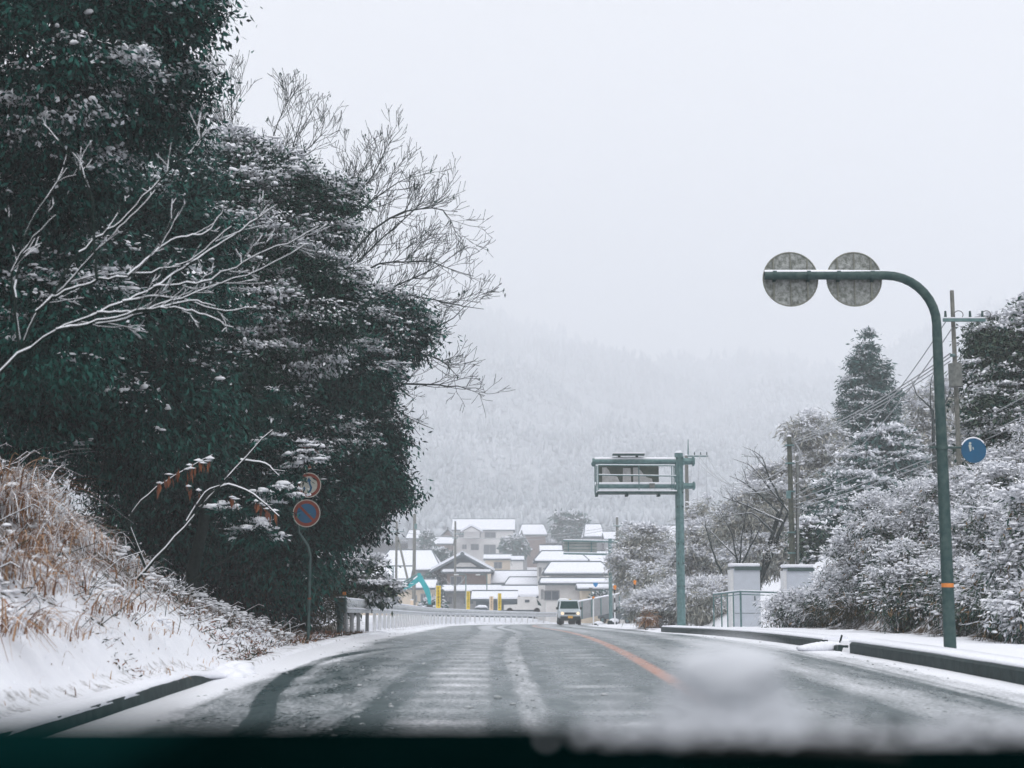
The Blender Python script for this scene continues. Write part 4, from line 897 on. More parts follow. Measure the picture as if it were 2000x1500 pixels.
for d in pd:
    x = float(gx(d)) - .09; z0 = float(gzb(d)); MB().tube([(x, d, z0 - .3), (x, d, z0 + .82)], .06, 8).build('post', M['wall_g'] if d < 48 else M['paint'], t, smooth=True)
x = float(gx(41.5)); z0 = float(gzb(41.5))
MB().box((x - .12, 41.35, z0 + .68), (.30, .28, .44)).build('end_block', M['steel_d'], t)
MB().tube([(x - .15, 41.4, z0 - .3), (x - .15, 41.4, z0 + .46)], .09, 10).build('end_post', M['steel_d'], t, smooth=True)
MB().box((x - .12, 41.35, z0 + .915), (.30, .28, .03)).build('snow_cap', M['snow'], t)
rf = thing('orange_reflector', (x - .02, 41.3, z0 + .93), 'small round orange reflector standing on the end block of the guardrail', 'reflector')
MB().disc((x - .02, 41.3, z0 + 1.02), .055, .03, 16).build('lens', M['orange'], rf)
MB().box((x - .02, 41.3, z0 + .95), (.03, .03, .04)).build('base', M['steel_d'], rf)

# ---- cabinets with a pipe fence
def cabinet(label, x0, x1, ytop, Y, base_z, dp=.7):
    a, b = at(x0, ytop, Y), at(x1, ytop, Y); w = b[0] - a[0]; cx_ = (a[0] + b[0]) / 2; zt = a[2]
    t = thing('roadside_cabinet', (cx_, Y + dp / 2, base_z), label, 'utility cabinet')
    m = MB(); m.box((cx_ + .04, Y + dp / 2, (base_z + zt) / 2), (w - .08, dp, zt - base_z)); m.build('body', M['cabinet'], t)
    m = MB(); m.box((cx_ - w / 2 + .04, Y + dp / 2, (base_z + zt) / 2 - .02), (.14, dp - .06, zt - base_z - .06)); m.build('side_post', M['paint'], t)
    m = MB(); m.box((cx_ + .08, Y + dp / 2, zt - .0), (w - .06, dp + .1, .13)); m.build('lid', M['cabdark'], t)
    m = MB(); m.box((cx_, Y + dp / 2, zt + .12), (w + .02, dp + .14, .12))
    o = m.build('snow_cap', M['snow'], t, smooth=False); bv = o.modifiers.new('bevel', 'BEVEL'); bv.width = .05; bv.segments = 3
    m = MB(); 
    for z_ in (.25, .62): m.box((cx_ + .04, Y - .004, base_z + (zt - base_z) * z_), (w - .12, .008, .012))
    m.build('door_seam', M['cabdark'], t)
    m = MB(); m.box((cx_ + .3 * w, Y - .02, base_z + (zt - base_z) * .5), (.03, .04, .16)); m.build('handle', M['steel_d'], t)
Yc = 50.5; zc = gz(at(1457, 1200, Yc)[0], Yc) - .05
cabinet('tall white roadside cabinet inside the pipe fence, snow on its dark lid', 1428, 1484, 1110, Yc, zc)
cabinet('white roadside cabinet half buried in snowy shrubs below the utility pole', 1532, 1588, 1112, Yc + 1.5, gz(at(1560, 1200, 52)[0], 52) - .05)
Y = 48.5; A = lambda x, y, dy=0: at(x, y, Y + dy)
fx = A(1420, 0)[0]; t = thing('pipe_fence', (fx, Y, gz(fx, Y)), 'grey pipe fence with snowy top rail around the tall white cabinet', 'fence')
z1 = A(0, 1155)[2]; rl = MB()
zl = at(1388, 1161, Y + 2)[2]
pA, pB, pD = np.array((A(1388, 0)[0] , Y + 2.2, zl)), np.array((A(1421, 0)[0], Y, z1)), np.array((A(1538, 0)[0], Y + .1, A(0, 1159)[2]))
rl.tube([pA, pB, pD], .03, 8).tube([pA - (0, 0, .12), pB - (0, 0, .10), pD - (0, 0, .10)], .018, 6); rl.build('rail', M['steel'], t)
MB().tube([pA + (0, 0, .03), pB + (0, 0, .03), pD + (0, 0, .03)], .026, 6).build('rail_snow', M['snow'], t)
for f_ in (0, .3, .52, .74, 1.0):
    p = pA + (pB - pA) * f_; MB().tube([(p[0], p[1], gz(p[0], p[1]) - .1), p], .024 if f_ < 1 else .035, 8).build('post', M['steel'], t)
for f_ in (.66, .72, .97):
    p = pB + (pD - pB) * f_; MB().tube([(p[0], p[1], gz(p[0], p[1]) - .1), p], .03, 8).build('post', M['steel'], t)

# ---- utility poles
def upole(label, px, ytop, Y, r=.15, group=None, arms=(), material='pole_c', lean=0, extra=None, zb=None):
    x = at(px, 1100, Y)[0]; b = np.array((x, Y, (gz(x, Y) if zb is None else zb) - .2)); tp = at(px, ytop, Y); tp[0] = x + lean
    t = thing('utility_pole', b, label, 'utility pole', group)
    MB().tube([b, tp], [r, r * .72], 12).build('pole', M[material], t, smooth=True)
    MB().ball(tp + (0, 0, .02), (r * .75, r * .75, r * .5), n=8, m=5).build('snow_cap', M['snow'], t, smooth=True)
    for (xa, xb, y) in arms:
        a, c = at(xa, y, Y - .2), at(xb, y, Y - .2); c[2] = a[2]
        MB().box((a + c) / 2, (c[0] - a[0], .09, .09)).build('crossarm', M['steel'], t)
        MB().box((a + c) / 2 + (0, 0, .06), (c[0] - a[0], .09, .03)).build('arm_snow', M['snow'], t)
        for k in np.linspace(.06, .94, 4):
            if abs((a + (c - a) * k)[0] - x) > .15: MB().tube([a + (c - a) * k + (0, 0, .04), a + (c - a) * k + (0, 0, .26)], [.045, .03], 6).build('insulator', M['steel_d'], t)
    if extra: extra(t, x, Y)
    return x
def tall_extra(t, x, Y):
    a = at(1866, 733, Y - .35); MB().tube([a - (0, 0, .33), a + (0, 0, .33)], .19, 14).build('transformer', M['concrete'], t, smooth=True)
    MB().tube([a - (0, 0, .08), (x, Y, a[2] - .08)], .04, 6).tube([at(1858, 694, Y - .3), (x, Y, at(0, 694, Y)[2])], .05, 6).build('bracket', M['steel'], t)
    for px in (1872, 1926):
        MB().tube([at(px + 9 * math.cos(a), 615 + 8 * math.sin(a), Y - .2) for a in np.linspace(-2.6, 3.2, 14)], .012, 5, caps=False).build('jumper_wire', M['black'], t)
YP = 40
upole('tallest concrete utility pole with transformer, beside the snow heaped evergreen', 1882, 568, YP, .08, None, ((1842, 1924, 625),), extra=tall_extra)
def conduit_extra(t, x, Y):
    s_ = mpp(Y)
    MB().tube([at(1557, 890, Y - .2), at(1558, 1100, Y - .2)], .06, 8).build('conduit', M['concrete'], t)
    MB().tube([at(1556, y, Y - .2) + (0, -.02, 0) for y in (890, 1110)], .03, 6).build('cable_riser', M['black'], t)
    for y in (870, 905, 960, 1040, 1080): MB().tube([(x, Y, at(0, y, Y)[2] - .03), (x, Y, at(0, y, Y)[2] + .03)], .19, 12).build('band', M['steel'], t)
    MB().tube([at(1557 + 9 * math.cos(a), 893 + 9 * math.sin(a), Y - .25) for a in np.linspace(-2.5, 2.2, 12)], .02, 5).tube([at(1552, 862, Y - .2), at(1562, 880, Y - .2), at(1560, 900, Y - .2)], .03, 5).build('cable_loop', M['wire'], t)
    MB().box(at(1540, 966, Y - .25), (.16, .16, .3)).build('junction_box', M['steel'], t)
upole('weathered utility pole with a conduit, rising behind the white cabinets', 1548, 853, 56, .125, None, (), extra=conduit_extra, material='pole_d')
upole('slim pole right behind the tall gantry post with insulators on a side arm', 1344, 890, 88, .15, None, ((1342, 1383, 891),), extra=lambda t, x, Y: MB().tube([at(1344, 890, Y), at(1344, 858, Y)], [.05, .02], 6).build('lightning_rod', M['steel'], t))
FP = None
upole('utility pole with a white crossarm and diagonal stay, above the excavator', 774, 1018, 150, .16, FP, ((757, 790, 1038),), extra=lambda t, x, Y: MB().tube([at(777, 1050, Y), at(797, 1135, Y - 2)], .13, 6).build('stay', M['pole_c'], t))
upole('thickest utility pole, just right of the one with the diagonal stay', 809, 1004, 138, .2, FP, (), extra=lambda t, x, Y: MB().box(at(812, 1028, Y - .2), (.25, .2, .5)).build('fitting', M['steel'], t))
upole('thin utility pole in front of the traditional house gable', 889, 1018, 165, .16, FP, ((884, 894, 1051), (888, 906, 1043)))
upole('utility pole rising behind the far sign gantry', 1206, 1010, 128, .16, FP, ((1198, 1214, 1027),))
# more slim lamp poles among the houses
def lamp(label, px, y0, y1, Y):
    a = at(px, y0, Y); b = np.array((a[0], Y, gz(a[0], Y) - .1)); t = thing('street_lamp', b, label, 'street lamp')
    MB().tube([b, a], .06, 6).build('pole', M['steel'], t)
    MB().tube([a, a + (-.35, 0, .12), a + (-.8, 0, .1)], .05, 6).build('arm', M['steel'], t)
    MB().box(a + (-1.0, 0, .08), (.5, .2, .12)).build('lamp_head', M['paint'], t)
lamp('short lamp post in front of the brown wall of the traditional house', 910, 1124, 1180, 150)
lamp('slim lamp post beside the carport roof', 951, 1124, 1180, 160)
lamp('small dark lamp post left of the pole with the diagonal stay', 768, 1107, 1160, 140)

# ---- delineators, route sign
def delineator(label, px, ytop, ybase, Y):
    a, b = at(px, ytop, Y), at(px, ybase, Y); b[2] = gz(b[0], Y) - .05
    t = thing('snow_marker_post', b, label, 'marker post', 'snow marker posts at the junction'); s_ = mpp(Y)
    n_ = 8; zs = np.linspace(b[2], a[2] - 4 * s_, n_ + 1)
    for i in range(n_): MB().tube([(b[0], Y, zs[i]), (b[0], Y, zs[i + 1])], .045, 8).build('pole_band', M['black'] if i in (5, 7) else M['paint'], t)
    MB().disc((a[0], Y, a[2]), 3.1 * s_, .06, 14).build('reflector', M['orange'], t)
    MB().tube([(a[0], Y, a[2] - 3 * s_), (a[0], Y, a[2] - 6 * s_)], [.09, .05], 8).build('reflector_neck', M['orange'], t)
    zm = b[2] + (a[2] - b[2]) * .38; MB().disc((b[0] - .0, Y - .05, zm), 2.5 * s_, .05, 12).build('small_disc', M['tealdark'], t)
delineator('tallest orange topped marker post beside the dark car', 1240, 1136, 1216, 84)
delineator('orange topped marker post just right of the far gantry post', 1201, 1146, 1218, 90)
Y = 93; a = at(1159, 1167, Y); b = at(1159, 1217, Y); b[2] = gz(b[0], Y) - .05
t = thing('snow_marker_post', b, 'short white marker post with a pale orange lamp under the route sign', 'marker post', 'snow marker posts at the junction')
MB().tube([b, a], .045, 8).build('pole', M['paint'], t); MB().ball(a, .09, n=8, m=6).build('reflector', M['orange'], t, smooth=True); MB().box(a + (-.08, -.05, .13), (.18, .08, .06)).build('bracket', M['steel_d'], t)
Y = 105; a = at(1154, 1142, Y); b = np.array((at(1159, 1210, Y)[0], Y, 0)); b[2] = gz(b[0], Y) - .05; s_ = mpp(Y)
t = thing('route_sign', b, 'small blue inverted triangle route sign on a thin post', 'sign')
MB().tube([b, at(1157, 1165, Y), at(1154, 1150, Y)], .035, 6).build('pole', M['steel'], t)
P2 = lambda x, y: (at(x, 0, Y)[0], at(0, y, Y)[2])
MB().prism([P2(1150, 1138), P2(1158, 1138), P2(1158.3, 1142), P2(1155, 1146.5), P2(1153, 1146.5), P2(1149.7, 1142)], Y - .1, Y - .07, 'y').build('plate', M['route'], t)
MB().box(at(1154, 1150.5, Y - .1), (7 * s_, .03, 5 * s_)).build('subplate', M['concrete'], t)

# kerb blocks at the junction
for (px, lab) in ((1163, 'snow topped concrete block by the marker post under the route sign'), (1193, 'snow topped concrete block at the foot of the far gantry post')):
    Y = 94; p = at(px, 1217, Y); z0 = gz(p[0], Y); t = thing('kerb_block', (p[0], Y, z0), lab, 'kerb block')
    m = MB(); m.prism([(p[0] - .22, z0 - .1), (p[0] + .42, z0 - .1), (p[0] + .36, z0 + .24), (p[0] - .16, z0 + .24)], Y - .2, Y + .5, 'y'); m.build('body', M['kerb'], t)
    m = MB(); m.ball((p[0] + .22, Y + .1, z0 + .22), (.34, .36, .17), n=10, m=6); m.build('snow_cap', M['snow'], t, smooth=True)

# fallen snowy branch in the kerb gap
p = at(1612, 1256, 27.3); p[2] = float(rz(27.3)); t = thing('fallen_branch', p, 'snow crusted dark stick lying in the gap of the right kerb', 'branch')
MB().tube([p + (-.30, .1, .03), p + (0, 0, .08), p + (.26, -.05, .14), p + (.30, -.08, .30)], [.02, .03, .03, .018], 6).build('stem', M['bark'], t)
m = MB()
for i in range(9): q = i / 8; m.ball(p + (-.42 + .70 * q, .0, .05 + .06 * q), (.14, .13, .06 + .04 * math.sin(q * 3)), n=8, m=5)
m.build('snow_cover', M['snow'], t, smooth=True)

# ---- wires
def wire(label, a, b, sag, r=.018, group='overhead cables between the poles'):
    t = np.linspace(0, 1, 25)[:, None]; p = np.array(a) * (1 - t) + np.array(b) * t; p[:, 2] -= (sag * 4 * t * (1 - t))[:, 0]
    o = MB().tube(p, r, 5, caps=False).build('power_cable', M['wire'], smooth=True, origin=tuple(p[0])); 
    tag(o, label, 'cable', group); return o
W0 = 'overhead cable strung between the transformer pole and the pole with conduit'
for (ya, yb, r_) in ((690, 858, .019), (697, 863, .019), (705, 868, .017)): wire(W0, at(1856, ya, YP - .3), at(1550, yb, 56), .25, r_)
for (xa, ya, yb) in ((1848, 627, 945), (1860, 640, 968)): wire('steep overhead cable from the tall pole crossarm to the pole with conduit', at(xa, ya, YP - .2), at(1552, yb, 55.8), .7, .017)
for (ya, yb) in ((830, 975), (868, 985), (880, 992)): wire('low overhead cable crossing the hazy trees behind the curved sign pole', at(2010, ya - 60, 40), at(1554, yb, 55.8), .2, .019)
for k, (xa, yb) in enumerate(((1354, 935), (1365, 945), (1380, 952))): wire('overhead cable sagging from the slim pole behind the gantry', at(xa, 890, 87.8), at(1545, 905 + 14 * k, 56), 1.3, .02)
for (xa, ya, xb, yb) in ((774, 1038, 1206, 1027), (757, 1038, 640, 1030), (809, 1012, 889, 1040), (889, 1043, 1206, 1030)): 
    ya_ = {774: 150, 757: 150, 809: 138, 889: 165}[xa]; yb_ = {1206: 128, 640: 150, 889: 165}[xb]
    wire('faint far cable strung over the village roofs', at(xa, ya, ya_), at(xb, yb, yb_),   .9, .022, 'far cables over the village')
for (dx, l) in ((1354, 70), (1366, 85), (1380, 95)): wire('thin wire hanging down from the side arm of the slim pole behind the gantry', at(dx, 892, 87.8), at(dx - 8 + (dx - 1354) * .3, 892 + l, 88.5), 0, .008, 'wires hanging from the side arm')
wire('sagging cable looped in front of the traditional house', at(868, 1128, 150), at(909, 1126, 150), .9, .03, 'far cables over the village')

# ================================================================== houses
def house(label, x0, x1, yr, ye, Y, dep, kind='gable', ridge='x', wall='wall_w', hip=.25, lower=None, windows=(), over=.5, group=None, zb=None, name='house', yb=None, sd=0):
    """front wall at depth Y between pixel columns x0..x1; ridge at pixel row yr, eaves at row ye"""
    a, b = at(x0, ye, Y), at(x1, ye, Y); w = b[0] - a[0]; cx_ = (a[0] + b[0]) / 2; ze = a[2]
    Yr = Y + dep / 2 if ridge == 'x' else Y
    zr = at(1000, yr, Yr)[2]; z0 = gz(cx_, Y) - .6 if zb is None else zb
    if yb is not None: z0 = min(z0, at(1000, yb, Y)[2])
    t = thing(name, (cx_, Y + dep / 2, z0), label, 'house' if name == 'house' else name.replace('_', ' '), group)
    hw = w / 2 - over
    m = MB(); Y0, Y1 = Y + over, Y + dep - over
    m.box((cx_, (Y0 + Y1) / 2, (z0 + ze) / 2), (2 * hw, Y1 - Y0, ze - z0))
    th = .22
    if ridge == 'x':
        r0, r1 = np.array((cx_ - w / 2 * (1 - hip if kind == 'hip' else 1), Yr, zr)), np.array((cx_ + w / 2 * (1 - hip if kind == 'hip' else 1), Yr, zr))
        e = [np.array((cx_ - w / 2, Y, ze)), np.array((cx_ + w / 2, Y, ze)), np.array((cx_ + w / 2, Y + dep, ze)), np.array((cx_ - w / 2, Y + dep, ze))]
        quads = [(e[0], e[1], r1, r0), (e[2], e[3], r0, r1)]; tris = [(e[1], e[2], r1), (e[3], e[0], r0)]
        if kind != 'hip':
            for sx in (-1, 1): m.prism([(Y0, ze), (Y1, ze), (Yr, zr - .15)], cx_ + sx * hw - .05, cx_ + sx * hw + .05, 'x')
    else:
        Ya, Yb = (Y + dep * hip, Y + dep * (1 - hip)) if kind == 'hip' else (Y, Y + dep)
        zr = at(1000, yr, Ya)[2]
        r0, r1 = np.array((cx_, Ya, zr)), np.array((cx_, Yb, zr))
        e = [np.array((cx_ - w / 2, Y, ze)), np.array((cx_ + w / 2, Y, ze)), np.array((cx_ + w / 2, Y + dep, ze)), np.array((cx_ - w / 2, Y + dep, ze))]
        quads = [(e[3], e[0], r0, r1), (e[1], e[2], r1, r0)]; tris = [(e[0], e[1], r0), (e[2], e[3], r1)]
        if kind != 'hip': m.prism([(cx_ - hw, ze), (cx_ + hw, ze), (cx_, zr - .15)], Y0 - .02, Y1 + .02, 'y')
    m.build('wall', M[wall], t)
    rm = MB(); snm = MB(); up = np.array((0, 0, 1.0))
    def slab(mb, pts, lo, hi):
        n_ = len(pts); v = [p + up * lo for p in pts] + [p + up * hi for p in pts]
        mb.add(v, [list(range(n_))[::-1], list(range(n_, 2 * n_))] + [[i, (i + 1) % n_, n_ + (i + 1) % n_, n_ + i] for i in range(n_)])
    faces = quads + (tris if kind == 'hip' else [])
    for q in faces: slab(rm, q, 0, th); slab(snm, [p * 1.0 for p in q], th + .01, th + .16)
    ro = rm.build('roof', M['tile'], t); sub(snm.build('snow_cover', M['snow'], t), ro)
    rd = MB(); d_ = (r1 - r0); rd.tube([r0 + up * (th + .1), r1 + up * (th + .1)], .18, 6)
    if kind == 'hip':
        for q, rr in ((e[0], r0), (e[1], r1 if ridge == 'x' else r0)): rd.tube([q + up * (th + .06), rr + up * (th + .1)], .13, 6)
    sub(rd.build('ridge_tiles', M['tile'], t), ro)
    for (u0, u1, v0, v1) in windows:        # pixel rectangles on the front wall
        p, q = at(u0, v0, Y0 - .05), at(u1, v1, Y0 - .05); c = (p + q) / 2; ww, hh_ = q[0] - p[0], p[2] - q[2]
        wn = MB(); wn.box((c[0], Y0 - .02, c[2]), (ww, .1, hh_)); wo = wn.build('window', M['winglass'], t)
        fr = MB()
        for k in (0, .5, 1): fr.box((c[0] - ww / 2 + ww * k, Y0 - .09, c[2]), (.09, .06, hh_ + .09))
        for k in (-.5, .5): fr.box((c[0], Y0 - .085, c[2] + k * hh_), (ww, .05, .09))
        sub(fr.build('frame', M['wall_g'], t), wo)
    return t, cx_, Y0, z0, ze
# big two storey house on the hill
house('large two storey pale house on the hill with a wide snowy roof', 882, 1006, 1017, 1037, 300, 12, 'gable', 'x', 'wall_w', windows=((896, 907, 1041, 1049), (918, 938, 1039, 1050), (947, 968, 1040, 1050), (903, 911, 1064, 1072), (920, 935, 1063, 1074), (945, 968, 1064, 1081), (975, 995, 1066, 1080)), over=.4, yb=1095)
tt_ = ROOTS[-1]; bm_ = MB(); Y = 296; s_ = mpp(Y)
bm_.prism([(at(908, 0, Y)[0], at(0, 1039, Y)[2]), (at(942, 0, Y)[0], at(0, 1039, Y)[2]), (at(925, 0, Y)[0], at(0, 1029, Y)[2])], Y - 1, Y + 5, 'y'); bm_.box((at(925, 0, Y)[0], Y + 2.5, at(0, 1044, Y)[2] ), (30 * s_, 5, 13 * s_)); bm_.build('gable_wall', M['wall_w'], tt_)
g_ = MB(); 
for sx in (-1, 1):
    p = [np.array((at(925 + sx * 20, 0, Y)[0], y_, at(0, 1039.5, Y)[2])) for y_ in (Y - 1.4, Y + 6)] + [np.array((at(925, 0, Y)[0], y_, at(0, 1028, Y)[2])) for y_ in (Y + 6, Y - 1.4)]
    v = [q + (0, 0, .05) for q in p] + [q + (0, 0, .5) for q in p]; g_.add(v, [[0, 1, 2, 3], [7, 6, 5, 4], [0, 4, 5, 1], [1, 5, 6, 2], [2, 6, 7, 3], [3, 7, 4, 0]])
g_.build('gable_snow', M['snow'], tt_)
house('small brown annex with stepped snowy roofs left of the large hill house', 840, 885, 1052, 1064, 292, 8, 'gable', 'x', 'wall_b', yb=1095)
house('brown house peeking behind the annex with a sloping snow roof', 858, 890, 1034, 1050, 305, 8, 'gable', 'y', 'wall_b', yb=1095)
house('faint distant house behind the utility poles at the hill foot', 792, 822, 1038, 1053, 330, 8, 'hip', 'x', 'wall_g', yb=1090)
house('hazy house right of the large hill house with a long snow roof', 1012, 1070, 1027, 1046, 318, 10, 'hip', 'x', 'wall_b', windows=(), yb=1095)
house('lean-to with a steep snow roof against the large hill house', 1004, 1034, 1040, 1066, 306, 7, 'gable', 'y', 'wall_g', yb=1095)
house('hazy house with a tall hip roof behind the far gantry', 1140, 1182, 1027, 1050, 270, 9, 'hip', 'x', 'wall_g', yb=1100)
house('long low snow roofed house behind the pole of the far gantry', 1180, 1300, 1042, 1055, 262, 9, 'gable', 'x', 'wall_g', yb=1100)
house('white gabled house peeking out beside the tall gantry post', 1288, 1350, 1031, 1058, 200, 9, 'hip', 'x', 'wall_w', hip=.3, yb=1110)
house('long flat snow roof behind the slim pole at the edge of the bushes', 1236, 1292, 1048, 1056, 240, 8, 'gable', 'x', 'wall_w', yb=1100)
house('low pale shed with a flat snowy roof between the houses', 944, 1000, 1087, 1094, 235, 7, 'gable', 'x', 'wall_c', windows=((965, 980, 1098, 1110),), over=.3, yb=1118)
house('small white shed beside the low pale shed', 998, 1024, 1090, 1096, 232, 5, 'gable', 'x', 'wall_w', over=.2, yb=1115)
# traditional house in the centre
tt_, c_, Y0, z0, ze = house('traditional house with a steep snowy hip and gable roof above a brown wall', 862, 960, 1110, 1120, 188, 11, 'hip', 'x', 'wall_b', hip=.12, windows=((880, 902, 1126, 1144),), over=.7, yb=1195)
Y = 190; gb = MB(); P2 = lambda x, y: (at(x, 0, Y)[0], at(0, y, Y)[2])
gb.prism([P2(868, 1112), P2(952, 1112), P2(909, 1086)], Y, Y + 8, 'y'); gb.build('gable_wall', M['tile'], tt_)
gb = MB(); gb.prism([P2(893, 1107), P2(935, 1107), P2(924, 1099), P2(903, 1099)], Y - .1, Y - .02, 'y'); gb.build('gable_panel', M['wall_w'], tt_)
g_ = MB(); dk = MB()
for sx in (-1, 1):
    for mb_, o0, o1, yy in ((g_, .25, .6, Y - .8), (dk, -.1, .25, Y - .8)):
        p = [np.array((P2(908.5 + sx * 58, 0)[0], y_, P2(0, 1119)[1])) for y_ in (yy, Y + 9)] + [np.array((P2(908.5, 0)[0], y_, P2(0, 1085)[1])) for y_ in (Y + 9, yy)]
        p[0][2] = p[1][2] = P2(0, 1118)[1]
        v = [q + (0, 0, o0) for q in p] + [q + (0, 0, o1) for q in p]; mb_.add(v, [[0, 1, 2, 3], [7, 6, 5, 4], [0, 4, 5, 1], [1, 5, 6, 2], [2, 6, 7, 3], [3, 7, 4, 0]])
ro = dk.build('upper_roof', M['tile'], tt_); sub(g_.build('snow_cover', M['snow'], tt_), ro)
MB().tube([(P2(908.5, 0)[0], Y - .9, P2(0, 1082)[1]), (P2(908.5, 0)[0], Y + 9, P2(0, 1082)[1])], .28, 8).build('ridge_tiles', M['tile'], tt_)
house('lower porch roof along the front of the traditional house', 856, 985, 1148, 1158, 178, 8, 'hip', 'x', 'wall_g', hip=.08, windows=((866, 884, 1166, 1180), (905, 925, 1166, 1180)), over=.8, yb=1195, name='porch')
# left houses
house('broad snow covered hip roof house on the far side of the excavator', 728, 862, 1079, 1116, 200, 14, 'hip', 'x', 'wall_g', hip=.36, yb=1190)
house('cream gabled house with a snowy roof behind the excavator', 690, 800, 1112, 1140, 165, 10, 'gable', 'x', 'wall_c', windows=(), over=.6, yb=1190)
house('cream house wall with dark windows behind the excavator boom', 770, 850, 1138, 1152, 160, 8, 'gable', 'x', 'wall_c', windows=((806, 814, 1163, 1176), (822, 832, 1160, 1180)), over=.4, yb=1195)
# carports and low roofs between
house('open carport with a snowy gabled roof behind the banners', 920, 1012, 1161, 1174, 150, 7, 'gable', 'x', 'tile', over=.5, yb=1192, name='carport')
house('steep snowy shed roof left of the pale truck', 980, 1052, 1150, 1168, 162, 8, 'gable', 'x', 'tile', over=.4, yb=1192, name='shed')
house('wide low snow roof on the slope between the two big houses', 958, 1055, 1120, 1142, 190, 14, 'gable', 'x', 'wall_g', over=.4, yb=1190, name='shed')
house('row of low snowy roofs under the retaining wall', 985, 1080, 1133, 1146, 176, 8, 'hip', 'x', 'wall_w', hip=.2, windows=((1010, 1016, 1152, 1162), (1026, 1032, 1152, 1162)), over=.5, yb=1192)
# right complex
house('white two storey house with narrow windows and a snowy roof, tallest of the white group', 1043, 1150, 1082, 1099, 172, 10, 'hip', 'x', 'wall_w', hip=.3, windows=((1053, 1057, 1109, 1125), (1062, 1066, 1110, 1124)), over=.5, yb=1192)
house('gabled house with a long ridge behind the tallest white house', 1055, 1100, 1070, 1092, 186, 10, 'gable', 'x', 'wall_w', over=.5, yb=1130)
house('long snow roofed wing behind the far gantry post', 1098, 1230, 1082, 1106, 182, 12, 'gable', 'x', 'wall_w', over=.5, yb=1150)
house('white house front with a broad hip roof and a wide shuttered window', 1061, 1196, 1104, 1124, 152, 9, 'hip', 'x', 'wall_w', hip=.24, windows=(), over=.8, yb=1192)
house('projecting ground floor of the white house with a tiled snowy eave', 1053, 1206, 1136, 1143, 146, 5, 'hip', 'x', 'wall_w', hip=.05, windows=((1063, 1092, 1154, 1172), (1049 + 8, 1061, 1152, 1170)), over=.7, yb=1195, name='porch')
house('low white entrance wing with a flat snowy roof behind the route sign', 1128, 1216, 1147, 1154, 142, 5, 'gable', 'x', 'wall_c', windows=((1166, 1186, 1162, 1175),), over=.4, yb=1195, name='porch')
house('small white gabled storehouse behind the tallest marker post', 1204, 1252, 1108, 1140, 136, 7, 'gable', 'y', 'wall_w', over=.4, yb=1185)
# retaining wall with railing climbing beside the side road
t = thing('retaining_wall', at(1190, 1180, 124), 'grey slatted retaining rail climbing to the right behind the marker posts', 'retaining wall')
m = MB(); a, b = at(1118, 1178, 122), at(1262, 1150, 128)
for p, q in ((a, b),):
    v = [p, q, q - (0, 0, 1.5), p - (0, 0, 1.5)]; v = v + [np.array(k) + (0, .3, 0) for k in v]
    m.add(v, [[0, 3, 2, 1], [4, 5, 6, 7], [0, 1, 5, 4], [1, 2, 6, 5], [2, 3, 7, 6], [3, 0, 4, 7]])
m.build('panel', M['wall_g'], t)
MB().tube([a + (0, .1, .05), b + (0, .1, .05)], .09, 6).build('snow_cap', M['snow'], t)
for k in np.linspace(0, 1, 9): p = a + (b - a) * k; MB().box(p + (0, -.06, -.75), (.1, .08, 1.5)).build('post', M['steel'], t)

# valley trees and garden shrubs
VT = [('dark round garden tree between the cream wall and the traditional house', 838, 1160, 170, 18, 26), ('clipped garden tree beside the traditional house', 852, 1135, 196, 14, 18), ('hazy evergreen on the hill right of the large house', 1060 + 45, 1030, 300, 18, 24),
      ('tall hazy evergreen behind the far gantry board', 1128, 1030, 295, 14, 30), ('dim evergreen in front of the large hill house', 1003, 1066, 286, 18, 16), ('dim evergreen left of the annex', 836, 1070, 285, 10, 26), ('dark garden shrub at the foot of the excavator arm', 842, 1188, 128, 16, 14), ('garden shrub in front of the low entrance wing', 1176, 1170, 134, 14, 12),
      ('hazy shrub beside the thickest utility pole', 862, 1100, 240, 16, 18), ('dim tree behind the long low roof', 1232, 1050, 250, 14, 18)]
for (lab, px, py, Y, rx_, ry_) in VT:
    evergreen('garden_tree', lab, (at(px, py, Y)[0], Y), [E(px, py, Y, rx_, ry_), E(px + rx_ * .4, py + ry_ * .5, Y, rx_ * .8, ry_ * .6)], 90, 30, mpp(Y) * 9, mpp(Y) * 3.2, mpp(Y) * 5, leafmat='leaf_c', tr=.12, limbs=5, snow=.9, snow_size=mpp(Y) * 3, sbias=.1)

